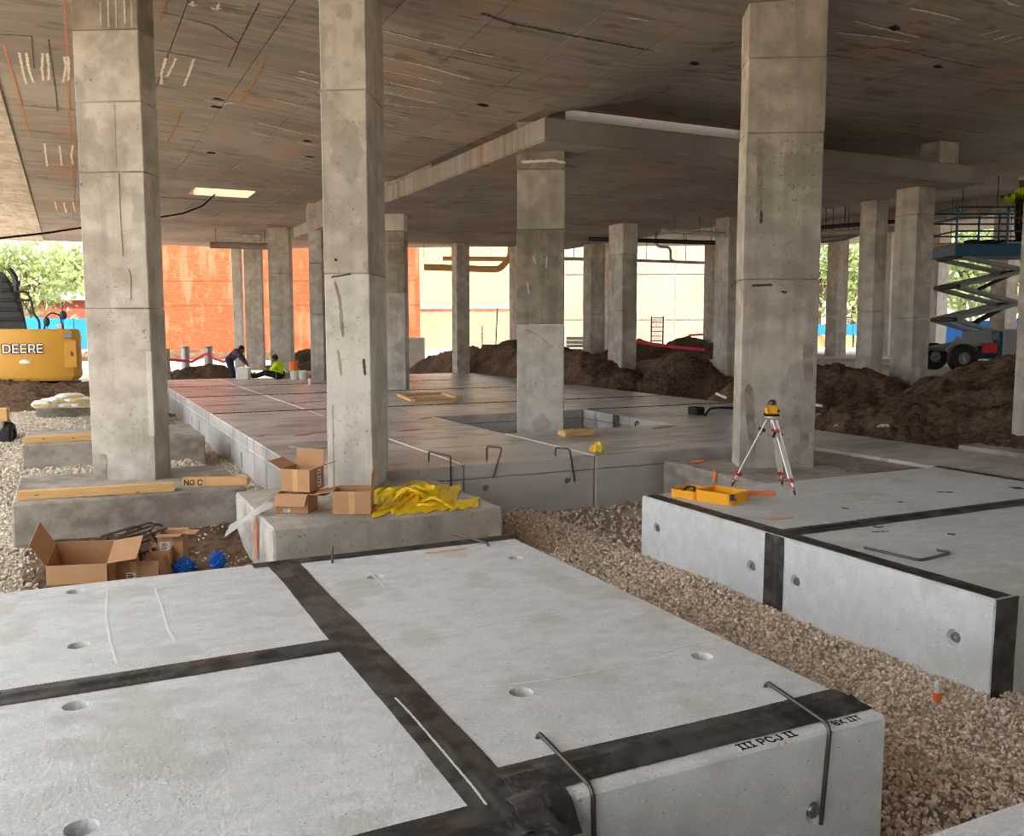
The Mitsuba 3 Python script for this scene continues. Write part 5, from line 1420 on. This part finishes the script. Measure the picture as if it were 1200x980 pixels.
pipe('lower conduit right of the tripod column', [(20.777, 21.641, 4.625), (22.708, 19.605, 4.731)], 0.09, 'column_concrete', (0.2, 0.6))
pipe('bundle of hoses hung by the far column in front of the trees', [(21.790, 22.050, 4.570), (22.206, 21.631, 4.606), (22.605, 21.214, 4.773)], 0.12, 'galvanised', (0.3, 0.7))
pipe('long pale pipe running above the scissor lift', [(23.154, 19.077, 4.926), (22.470, 14.971, 4.959)], 0.12, 'column_concrete', (0.3, 0.6))
pipe('brown pipe at the height of the lift platform', [(25.460, 20.995, 4.386), (25.834, 17.134, 4.176)], 0.13, 'plywood_tan', (0.2, 0.7))
cab_ = [(3.898, 27.222, 5.531), (3.504, 26.772, 5.146), (2.876, 25.840, 4.799), (2.254, 24.898, 4.576), (1.393, 23.960, 4.350), (0.435, 22.996, 4.049), (-0.335, 21.997, 3.790), (-1.161, 20.968, 3.558), (-1.939, 19.906, 3.356)]
solo('power_cable', 'dark cable sagging from the roof opening past the stained column', 'cable', tube(cab_, 0.022, 7), 'rubber_black', smooth=40)

# ------------------------------------------------------------------ people


def hull_chain(J, bones, fine=0.02):
    body = None
    for a, b in bones:
        (pa, ra), (pb, rb) = J[a], J[b]
        s = trimesh.convex.convex_hull(np.vstack([ico(ra, 2).vertices + np.array(pa), ico(rb, 2).vertices + np.array(pb)]))
        s = to_man(s)
        body = s if body is None else body + s
    m = from_man(body.refine_to_length(fine))
    m.merge_vertices()
    trimesh.smoothing.filter_taubin(m, iterations=8)
    return m


def person(label, base, J, upper, lower, hat=None, skin='skin', sleeves=False):
    """J: joint -> ((right, depth, up), radius), in metres, relative to base; right and depth as the camera sees them. One body mesh, clothes over it."""
    R, F = np.array([0.8986, -0.4388, 0]), np.array([0.4388, 0.8986, 0])
    W = lambda p: np.array(base) + R * p[0] + F * p[1] + np.array([0, 0, p[2]])
    Q = {n: (W(p), r) for n, (p, r) in J.items()}
    k = thing('person', label, 'person')
    limbs = [('pelvis', 'belly'), ('belly', 'chest'), ('chest', 'neck'), ('neck', 'head'), ('head', 'jaw'), ('shL', 'shR'), ('chest', 'shL'), ('chest', 'shR'), ('pelvis', 'hipL'), ('pelvis', 'hipR')]
    for s in 'LR':
        limbs += [('sh' + s, 'el' + s), ('el' + s, 'wr' + s), ('wr' + s, 'palm' + s), ('hip' + s, 'kn' + s), ('kn' + s, 'an' + s), ('an' + s, 'toe' + s)]
        for fi in range(5):
            d = Q['palm' + s][0] - Q['wr' + s][0]
            d = d / np.linalg.norm(d)
            sd = np.cross(d, [0, 0, 1.0])
            sd /= max(np.linalg.norm(sd), 1e-6)
            a = Q['palm' + s][0] + sd * (0.034 - 0.018 * fi)
            b = a + (d * 0.055 + np.array([0, 0, -0.02])) if fi else a + sd * 0.03 + d * 0.02
            Q[f'k{s}{fi}'], Q[f't{s}{fi}'] = (a, 0.0105), (b, 0.009)
            limbs += [('palm' + s, f'k{s}{fi}'), (f'k{s}{fi}', f't{s}{fi}')]
    hd = Q['head'][0]
    fwd = Q['jaw'][0] - hd
    fwd = fwd / np.linalg.norm(fwd)
    Q['nose'] = (hd + fwd * 0.105 + np.array([0, 0, 0.015]), 0.016)
    limbs += [('head', 'nose')]
    for s, sg in (('L', 1), ('R', -1)):
        side = np.cross(fwd, [0, 0, 1.0])
        side /= max(np.linalg.norm(side), 1e-6)
        Q['ear' + s] = (hd + side * sg * 0.085, 0.02)
        limbs += [('head', 'ear' + s)]
    part(k, 'body', hull_chain(Q, limbs), skin, smooth=True)
    grow = lambda names, g: {n: (Q[n][0], Q[n][1] + g) for n in names}
    part(k, 'shirt', hull_chain(grow(['pelvis', 'belly', 'chest', 'neck', 'shL', 'shR', 'elL', 'elR', 'wrL', 'wrR'], 0.016) | {'neck': (Q['neck'][0] * 0.6 + Q['chest'][0] * 0.4, 0.085)}, [('pelvis', 'belly'), ('belly', 'chest'), ('chest', 'neck'), ('shL', 'shR'), ('chest', 'shL'), ('chest', 'shR'), ('shL', 'elL'), ('shR', 'elR')] + ([('elL', 'wrL'), ('elR', 'wrR')] if sleeves else [])), upper, smooth=True)
    part(k, 'trousers', hull_chain(grow(['pelvis', 'hipL', 'hipR', 'knL', 'knR', 'anL', 'anR'], 0.02), [('pelvis', 'hipL'), ('pelvis', 'hipR'), ('hipL', 'hipR'), ('hipL', 'knL'), ('hipR', 'knR'), ('knL', 'anL'), ('knR', 'anR')]), lower, smooth=True)
    part(k, 'boots', hull_chain(grow(['anL', 'toeL', 'anR', 'toeR'], 0.014), [('anL', 'toeL'), ('anR', 'toeR')]), 'rubber_black', smooth=True)
    cap = hull_chain({'a': (hd + np.array([0, 0, 0.025]) - fwd * 0.02, Q['head'][1] + 0.012), 'b': (hd - fwd * 0.04, Q['head'][1])}, [('a', 'b')])
    part(k, 'hair', cap, hat or 'hair_dark', smooth=True)
    return k


person('worker in a plaid shirt bending over at the end of the deck', (5.258, 34.198, -0.109)[:2] + (-0.34,), {
    'pelvis': ((-0.04, 0, 0.93), 0.135), 'belly': ((0.07, 0, 1.04), 0.13), 'chest': ((0.22, 0, 1.19), 0.14), 'neck': ((0.33, 0, 1.28), 0.06), 'head': ((0.42, 0, 1.30), 0.098), 'jaw': ((0.47, 0, 1.23), 0.05),
    'shL': ((0.26, 0.18, 1.20), 0.075), 'shR': ((0.26, -0.18, 1.20), 0.075), 'elL': ((0.40, 0.20, 0.98), 0.048), 'elR': ((0.42, -0.16, 0.98), 0.048), 'wrL': ((0.53, 0.12, 0.82), 0.034), 'wrR': ((0.55, -0.10, 0.82), 0.034),
    'palmL': ((0.57, 0.11, 0.76), 0.036), 'palmR': ((0.59, -0.09, 0.76), 0.036), 'hipL': ((-0.05, 0.10, 0.90), 0.105), 'hipR': ((-0.03, -0.10, 0.90), 0.105), 'knL': ((0.03, 0.11, 0.48), 0.065), 'knR': ((0.07, -0.10, 0.48), 0.065),
    'anL': ((0.02, 0.11, 0.08), 0.045), 'anR': ((0.04, -0.10, 0.08), 0.045), 'toeL': ((0.18, 0.12, 0.04), 0.035), 'toeR': ((0.20, -0.11, 0.04), 0.035)}, 'cloth_plaid', 'cloth_denim', sleeves=True)
person('worker in a high-visibility yellow shirt sitting on the deck with legs stretched out', (6.435, 31.638, 0.000), {
    'pelvis': ((0.04, 0, 0.14), 0.13), 'belly': ((0.05, 0, 0.28), 0.125), 'chest': ((0.02, 0, 0.46), 0.14), 'neck': ((-0.05, 0, 0.60), 0.06), 'head': ((-0.11, 0, 0.70), 0.098), 'jaw': ((-0.17, 0, 0.65), 0.05),
    'shL': ((0.0, 0.19, 0.50), 0.075), 'shR': ((0.0, -0.19, 0.50), 0.075), 'elL': ((-0.17, 0.22, 0.33), 0.048), 'elR': ((-0.17, -0.22, 0.33), 0.048), 'wrL': ((-0.38, 0.14, 0.30), 0.034), 'wrR': ((-0.38, -0.14, 0.30), 0.034),
    'palmL': ((-0.45, 0.12, 0.28), 0.036), 'palmR': ((-0.45, -0.12, 0.28), 0.036), 'hipL': ((0.0, 0.10, 0.12), 0.105), 'hipR': ((0.0, -0.10, 0.12), 0.105), 'knL': ((-0.40, 0.13, 0.22), 0.065), 'knR': ((-0.42, -0.13, 0.20), 0.065),
    'anL': ((-0.80, 0.14, 0.075), 0.045), 'anR': ((-0.82, -0.14, 0.075), 0.045), 'toeL': ((-0.87, 0.15, 0.18), 0.035), 'toeR': ((-0.89, -0.15, 0.18), 0.035)}, 'cloth_hivis', 'cloth_dark')

# ------------------------------------------------------------------ scissor lift
LO = np.array((20.630, 15.824, 0.614))
LO[2] = LO[2]
RV, FV = np.array([0.8986, -0.4388, 0]), np.array([0.4388, 0.8986, 0])
LP = lambda r, f, u: LO + RV * r + FV * f + np.array([0, 0, u])
LR = math.degrees(math.atan2(RV[1], RV[0]))
lift = thing('scissor_lift', 'blue scissor lift with grey crossed arms raised beneath the soffit', 'scissor lift')
lbox = lambda r0, r1, f0, f1, u0, u1, ch=0.02: moved(box(r0, r1, f0, f1, u0, u1, ch), tuple(LO), rz=LR)
part(lift, 'chassis', lbox(0.45, 2.9, 0.1, 1.5, 0.35, 0.72), 'lift_blue')
part(lift, 'engine_box', lbox(0.85, 2.6, -0.1, 0.25, 0.38, 1.06), 'lift_blue')
part(lift, 'engine_box', lbox(0.85, 2.6, 1.35, 1.7, 0.38, 1.06), 'lift_blue')
part(lift, 'access_panel', lbox(0.46, 0.82, -0.14, -0.02, 0.5, 0.76, 0.01), 'plastic_red')
part(lift, 'tool_locker', lbox(0.95, 1.28, -0.16, -0.1, 0.42, 1.12, 0.01), 'lift_grey')
part(lift, 'mudguard', moved(cat(seg_box(LP(-0.3, 0.05, 0.46), LP(0.0, 0.05, 0.82), 0.4, 0.06), seg_box(LP(0.0, 0.05, 0.82), LP(0.75, 0.05, 0.92), 0.4, 0.06))), 'lift_grey')
for f in (0.0, 1.6):
    for r in (0.0, 2.7):
        w_ = part(lift, 'wheel', moved(moved(lathe([[0.16, -0.13], [0.32, -0.14], [0.37, -0.09], [0.37, 0.09], [0.32, 0.14], [0.16, 0.13], [0.16, -0.13]], 26), rx=90), tuple(LP(r, f, 0.37)), rz=LR), 'rubber_black', smooth=30)
        part(w_, 'rim', moved(moved(lathe([[0, -0.10], [0.06, -0.12], [0.08, -0.07], [0.17, -0.09], [0.17, 0.09], [0, 0.09]], 20), rx=-90), tuple(LP(r, f, 0.37)), rz=LR), 'lift_grey', smooth=30)
px2 = lambda x, y: ((x - 1127) * 0.0225, (437 - y) * 0.0222)
zig = [(px2(1122, 303), px2(1198, 319)), (px2(1121, 337), px2(1196, 320)), (px2(1121, 338), px2(1194, 357)), (px2(1119, 375), px2(1193, 357)), (px2(1119, 376), px2(1186, 395)), (px2(1113, 411), px2(1186, 396))]
for f in (0.2, 1.3):
    for (a, b) in zig:
        part(lift, 'scissor_arm', seg_box(LP(a[0], f, a[1]), LP(b[0], f, b[1]), 0.10, 0.19), 'lift_grey')
for r, u in [z[0] for z in zig] + [z[1] for z in zig[:5]]:
    part(lift, 'pivot_pin', tube([LP(r, 0.10, u), LP(r, 1.40, u)], 0.05, 10), 'dark_steel')
part(lift, 'hydraulic_ram', tube([LP(*(lambda q: (q[0], 0.75, q[1]))(px2(1152, 382))), LP(*(lambda q: (q[0], 0.75, q[1]))(px2(1196, 356)))], 0.07, 10), 'dark_steel')
part(lift, 'hydraulic_ram', tube([LP(*(lambda q: (q[0], 0.75, q[1]))(px2(1158, 340))), LP(*(lambda q: (q[0], 0.75, q[1]))(px2(1196, 322)))], 0.05, 10), 'dark_steel')
DU = 2.98
part(lift, 'platform', lbox(-0.32, 2.9, 0.0, 1.5, DU, DU + 0.30, 0.02), 'lift_blue')
part(lift, 'platform_extension', lbox(1.0, 3.2, 0.05, 1.45, DU + 0.30, DU + 0.36, 0.01), 'lift_grey')
for f in (0.03, 1.47):
    for u in (0.62, 0.95, 1.22):
        part(lift, 'guard_rail', tube([LP(-0.29, f, DU + u), LP(2.85, f, DU + u)], 0.024, 7), 'lift_blue', smooth=40)
    for r in (-0.29, 1.0, 1.55, 2.85):
        part(lift, 'rail_post', tube([LP(r, f, DU + 0.28), LP(r, f, DU + 1.22)], 0.03 if r < 2 else 0.026, 7), 'lift_blue', smooth=40)
for u in (0.62, 0.95, 1.22):
    part(lift, 'guard_rail', tube([LP(-0.29, 0.03, DU + u), LP(-0.29, 1.47, DU + u)], 0.024, 7), 'lift_blue', smooth=40)
for i_ in range(3):
    solo('cable_bundle', 'dark coil of cable on the lift platform, %s' % ['by the end rail', 'in the middle of three', 'next to the worker'][i_], 'cable', moved(lathe([[0.10, 0], [0.2, 0.02], [0.2, 0.12], [0.10, 0.14], [0.10, 0]], 16), tuple(LP(0.35 + 0.42 * i_, 0.5, DU + 0.302))), 'rubber_black', smooth=40)
person('worker in a high-visibility jacket on the lift platform, cut by the frame edge', tuple(LP(1.72, 0.75, DU + 0.362)), {
    'pelvis': ((0, 0, 0.93), 0.14), 'belly': ((0, 0, 1.08), 0.13), 'chest': ((0.0, 0, 1.30), 0.15), 'neck': ((0.0, 0, 1.48), 0.06), 'head': ((-0.01, 0, 1.62), 0.098), 'jaw': ((-0.05, 0, 1.56), 0.05),
    'shL': ((0.02, 0.2, 1.36), 0.08), 'shR': ((0.0, -0.2, 1.36), 0.08), 'elL': ((-0.16, 0.24, 1.14), 0.05), 'elR': ((-0.16, -0.24, 1.14), 0.05), 'wrL': ((-0.36, 0.18, 1.22), 0.036), 'wrR': ((-0.36, -0.18, 1.22), 0.036),
    'palmL': ((-0.43, 0.16, 1.24), 0.036), 'palmR': ((-0.43, -0.16, 1.24), 0.036), 'hipL': ((0, 0.1, 0.9), 0.11), 'hipR': ((0, -0.1, 0.9), 0.11), 'knL': ((0.0, 0.12, 0.48), 0.07), 'knR': ((0.0, -0.12, 0.48), 0.07),
    'anL': ((0.03, 0.12, 0.085), 0.045), 'anR': ((0.03, -0.12, 0.085), 0.045), 'toeL': ((-0.12, 0.14, 0.05), 0.036), 'toeR': ((-0.12, -0.14, 0.05), 0.036)}, 'cloth_hivis', 'cloth_dark', hat='plastic_white', sleeves=True)

# ------------------------------------------------------------------ excavator, seen from behind
EX = np.array([-1.08, 27.3, 0.0])
ez = lambda y: 1.8 - (y - 382) / 1058 * 27.0
exr = lambda x: (x - 26) * 0.0258
exc = thing('excavator', 'yellow excavator seen from behind beyond the gravel', 'excavator')
plan = [(-1.37, 0.6), (-1.33, 0.22), (-1.15, 0.03), (-0.7, -0.07), (0, -0.12), (0.7, -0.07), (1.15, 0.03), (1.33, 0.22), (1.37, 0.6), (1.37, 1.4), (-1.37, 1.4)]
from shapely.geometry import Polygon as Poly
rings, V = [(0.34, 0.93), (0.46, 1.0), (1.55, 1.0), (1.68, 0.985), (1.73, 0.95)], []
for z, s in rings:
    V += [(x * s, (y - 0.6) * s + 0.6, z) for x, y in plan]
n_ = len(plan)
F = []
for i in range(len(rings) - 1):
    for j in range(n_):
        k = (j + 1) % n_
        F += [[i * n_ + j, i * n_ + k, (i + 1) * n_ + k], [i * n_ + j, (i + 1) * n_ + k, (i + 1) * n_ + j]]
V += [(0, 0.6, rings[0][0]), (0, 0.6, rings[-1][0])]
for j in range(n_):
    k = (j + 1) % n_
    F += [[len(V) - 2, k, j], [len(V) - 1, (len(rings) - 1) * n_ + j, (len(rings) - 1) * n_ + k]]
cw = quadlist(V, F)
cwk = part(exc, 'counterweight', moved(cw, tuple(EX)), 'machine_yellow', smooth=25)
tx = -0.55
lh = 0.24 * 0.95 / meshkit.text_mesh('DEERE', 0.24, 0.01, True).extents[0]
om = meshkit.text_mesh('DEERE', lh, 0.012, True)
om = cat(*[moved(om, (0.016 * math.cos(a), 0.016 * math.sin(a), 0)) for a in np.arange(8) * math.pi / 4])
om.apply_transform(np.array([[1, 0, 0, EX[0] + tx], [0, 0, -1, EX[1] - 0.118], [0, 1, 0, 1.10], [0, 0, 0, 1.0]]))
part(cwk, 'letter_outline', om, 'ink_black')
lettering(cwk, 'DEERE', lh, tuple(EX + [tx + 0.008, -0.130, 1.10]), (1, 0, 0), (0, -1, 0), 'paper_white', 0.008, True, 'letters')
part(cwk, 'work_light', moved(moved(lathe([[0, 0], [0.13, 0], [0.15, 0.02], [0.10, 0.045], [0, 0.05]], 8).apply_scale([1, 0.45, 1]), rx=90), tuple(EX + [0.0, -0.112, 0.86])), 'tail_glass')
part(cwk, 'side_door', moved(box(0.93, 1.24, -0.02, 0.05, 0.68, 1.42, 0.012), tuple(EX + [0.0, 0.0, 0]), rz=0), 'machine_yellow')
part(cwk, 'door_handle', moved(box(1.10, 1.14, -0.04, -0.02, 1.0, 1.12, 0.006), tuple(EX)), 'machine_black')
part(cwk, 'vent_grille', moved(box(0.92, 1.15, -0.025, 0.05, 1.48, 1.62, 0.01), tuple(EX)), 'galvanised')
part(exc, 'house', moved(box(-1.3, 1.3, 1.4, 3.6, 0.4, 1.55, 0.05), tuple(EX)), 'machine_yellow')
part(exc, 'cab', moved(box(-1.32, -0.35, 2.2, 3.9, 1.5, 3.15, 0.08), tuple(EX)), 'machine_black')
part(exc, 'cab_window', moved(box(-1.2, -0.48, 2.15, 2.2, 1.9, 3.0, 0.01), tuple(EX)), 'window_glass')
part(exc, 'engine_cowl', moved(trimesh.convex.convex_hull(np.array([[-0.75, 0.7, 1.70], [0.06, 0.7, 1.70], [0.0, 2.0, 1.70], [-0.75, 2.0, 1.70], [-0.75, 0.8, 3.3], [-0.45, 0.8, 3.25], [-0.10, 0.8, 2.72], [-0.02, 0.8, 2.2], [-0.75, 1.6, 3.3], [-0.45, 1.6, 3.25], [-0.1, 1.6, 2.7]])), tuple(EX)), 'machine_black')
for i_ in range(5):
    part(exc, 'cowl_rib', moved(box(-0.6 + 0.02 * i_, -0.02 - 0.085 * i_, 0.66, 0.72, 1.95 + 0.26 * i_, 2.03 + 0.26 * i_, 0.015), tuple(EX)), 'dark_steel')
part(exc, 'stack_pipe', tube(bend([EX + [-0.15, 0.7, 2.7], EX + [-0.15, 0.7, 3.1], EX + [-0.3, 0.7, 3.35]], 0.1), 0.07, 10), 'machine_black', smooth=40)
hr = lambda pts, r=0.03: tube(bend([EX + [exr(x), 0.55, ez(y)] for x, y in pts], 0.08), r, 8)
part(exc, 'hand_rail', hr([(18, 346), (29, 345), (33, 352), (35, 368), (40, 376), (40, 388)]), 'machine_black', smooth=40)
part(exc, 'hand_rail', hr([(20, 355), (32, 354)]), 'machine_black', smooth=40)
part(exc, 'hand_rail', hr([(44, 388), (46, 372), (52, 367), (60, 370), (62, 388)], 0.02), 'machine_black', smooth=40)
part(exc, 'exhaust', hr([(20, 340), (21, 334)], 0.10), 'machine_black', smooth=40)
part(exc, 'mast', hr([(62.5, 356), (62.5, 388)], 0.014), 'dark_steel')
for (x, y, a, b) in ((47, 377, 0.08, 0.13), (63, 370, 0.09, 0.12)):
    mm = ico(1.0, 2)
    mm.apply_scale([a, 0.04, b])
    part(exc, 'mirror', moved(mm, tuple(EX + [exr(x), 0.5, ez(y)])), 'machine_black', smooth=True)
part(exc, 'camera_post', moved(box(-0.06, 0.06, -0.05, 0.05, 0, 0.16, 0.02), tuple(EX + [exr(59), 0.5, 1.72])), 'plastic_white')
for s in (-1, 1):
    prof = [(0.3, -0.72), (3.9, -0.72), (4.2, -0.5), (4.25, -0.2), (4.0, 0.1), (0.2, 0.1), (-0.05, -0.2), (0.0, -0.5)]
    mtr = trimesh.convex.convex_hull(np.array([[s * 1.05 + w, y, z] for y, z in prof for w in (-0.3, 0.3)]))
    tr = part(exc, 'track', moved(mtr, tuple(EX + [0, 0.4, 0])), 'dark_steel')
    part(tr, 'grouser', moved(cat(*[box(s * 1.05 - 0.31, s * 1.05 + 0.31, 0.3 + 0.24 * i, 0.36 + 0.24 * i, 0.09, 0.13) for i in range(15)]), tuple(EX + [0, 0.4, 0])), 'dark_steel')
part(exc, 'undercarriage', moved(box(-0.8, 0.8, 1.6, 3.2, -0.4, 0.42, 0.05), tuple(EX)), 'dark_steel')

# ------------------------------------------------------------------ beyond the site: fence, houses, trees


def fence(label, a, b, h, n, z0=None):
    a, b = np.array(a), np.array(b)
    k = thing('hoarding_fence', label, 'fence')
    L = np.linalg.norm((b - a)[:2])
    ang = math.degrees(math.atan2(b[1] - a[1], b[0] - a[0]))
    for i in range(n):
        q = a + (b - a) * (i / n)
        part(k, 'fence_panel', moved(box(0.02, L / n - 0.02, 0, 0.05, 0, h, 0.008), tuple(q), rz=ang), 'fence_blue')
        part(k, 'fence_post', moved(box(-0.04, 0.04, 0.06, 0.14, -1.5, h + 0.05, 0.006), tuple(q), rz=ang), 'dark_steel')
    return k


fence('blue hoarding behind the excavator', (-10.273, 63.170, 0.500), (4.824, 65.823, 0.281), 1.95, 10)
fence('blue hoarding far behind the columns right of the tripod', (39.766, 42.222, 1.295), (40.746, 35.437, 1.325), 0.62, 5)
fence('tall blue hoarding by the scissor lift', (35.883, 28.782, 0.778), (34.451, 20.326, 0.887), 1.25, 6)
solo('plywood_hoarding', 'tan plywood hoarding under the far blue fence', 'hoarding', moved(box(-0.3, 6.5, 0, 0.05, -1.5, 0.02, 0.01), (39.785, 40.819, 1.256), rz=-40), 'plywood_tan')


def tree(label, base, h, crown, seed, mat='leaf', n=1500, leaf=0.30):
    r = np.random.default_rng(seed)
    k = thing('tree', label, 'tree', 'trees beyond the site')
    base = np.array(base, float)
    cz = base + [0, 0, h - crown[2]]
    br = [tube([base - [0, 0, 1.5], base + [0.1, 0, h * 0.35], cz], [0.2, 0.16, 0.06], 8)]
    for i in range(8):
        th = r.uniform(0, 6.28)
        e = cz + np.array([math.cos(th) * crown[0] * 0.7, math.sin(th) * crown[1] * 0.7, r.uniform(-0.5, 0.7) * crown[2]])
        br.append(tube([base + [0.05, 0, h * r.uniform(0.3, 0.5)], (cz + e) / 2 - [0, 0, 0.2], e], [0.08, 0.06, 0.02], 6))
    part(k, 'trunk', cat(*br), 'bark')
    c = r.normal(size=(60, 3))
    c = c / np.linalg.norm(c, axis=1, keepdims=True) * r.uniform(0.4, 0.95, (60, 1)) * crown + cz
    P = c[r.integers(0, 60, n)] + r.normal(size=(n, 3)) * np.array(crown) * 0.20
    A, B = r.normal(size=(n, 3)), r.normal(size=(n, 3))
    A /= np.linalg.norm(A, axis=1, keepdims=True)
    B = np.cross(A, B)
    B /= np.linalg.norm(B, axis=1, keepdims=True)
    s = leaf * r.uniform(0.6, 1.3, (n, 1))
    V = np.stack([P - A * s, P + B * s * 0.45, P + A * s, P - B * s * 0.45], 1).reshape(-1, 3)
    F = np.arange(n)[:, None] * 4 + np.array([[0, 1, 2, 0, 2, 3]])
    part(k, 'foliage', trimesh.Trimesh(V, F.reshape(-1, 3), process=False), mat, kind='stuff')
    return k


for i_, (lab, q, h, cr, mat) in enumerate((
        ('broad green tree behind the excavator', (-2.363, 71.961, 0.459), 8.2, (3.6, 3.0, 3.0), 'leaf'), ('green tree at the frame edge behind the excavator', (-5.770, 73.775, 0.455), 8.5, (3.5, 3, 3.2), 'leaf'),
        ('small tree between the excavator and the stained column', (0.009, 84.000, 0.210), 8.5, (1.8, 2, 2.4), 'leaf'), ('tall tree right of the tripod column', (47.800, 48.365, 0.759), 9.5, (3.0, 3, 4.0), 'leaf'),
        ('tree behind the far column in front of the hoarding', (50.843, 48.114, 0.742), 9.0, (2.8, 3, 3.8), 'leaf'), ('slender tree left of the scissor lift arms', (49.113, 37.841, 0.905), 8.2, (2.3, 3, 3.6), 'leaf'),
        ('slender tree behind the scissor lift arms', (48.752, 34.974, 0.950), 8.0, (2.6, 3, 3.4), 'leaf'), ('tree beyond the frame edge past the lift', (48.374, 31.999, 0.996), 8.2, (2.8, 3, 3.6), 'leaf'))):
    tree(lab, (q[0], q[1], float(gz(q[0], q[1]))), h, cr, 40 + i_, mat)


def house(name, label, a, w, h, d, wall, roof, wins, rz=-2.0, roof_h=1.4):
    k = thing(name, label, 'building')
    b = moved(box(0, w, 0, d, -2.0, h), tuple(a), rz=rz)
    part(k, 'wall', b, wall)
    rf = trimesh.convex.convex_hull(np.array([[-0.4, -0.4, h], [w + 0.4, -0.4, h], [w + 0.4, d + 0.4, h], [-0.4, d + 0.4, h], [0, d / 2, h + roof_h], [w, d / 2, h + roof_h]]))
    part(k, 'roof', moved(rf, tuple(a), rz=rz), roof)
    for x, z, ww, hh in wins:
        f = part(k, 'window_frame', moved(cut(box(x - 0.08, x + ww + 0.08, -0.06, 0.02, z - 0.08, z + hh + 0.08), box(x, x + ww, -0.2, 0.2, z, z + hh)), tuple(a), rz=rz), 'white_board')
        part(f, 'pane', moved(box(x, x + ww, -0.02, 0.0, z, z + hh), tuple(a), rz=rz), 'window_glass')


house('brick_house', 'low red brick house with a white-framed window behind the blue hoarding', (-8.094, 79.590, 1.641), 12.5, 2.2, 6, 'red_brick_house', 'roof_grey', [(1.5, 0.6, 1.2, 1.0), (4.2, 0.6, 1.2, 1.0), (9.9, 0.35, 1.3, 0.95)], -2, 0.8)
house('yellow_house', 'tall yellow building half hidden by the stained column', (-0.340, 91.999, 1.610), 7, 6.6, 6, 'wall_yellow', 'white_board', [(0.5, 1.0, 1.0, 1.4), (2.2, 1.0, 1.0, 1.4)], -2, 0.6)
house('brick_house', 'small red brick house above the far hoarding right of the tripod column', (60.017, 58.770, 1.635), 6, 1.0, 5, 'red_brick_house', 'roof_grey', [(1.0, 0.2, 0.8, 0.6)], -40, 0.8)
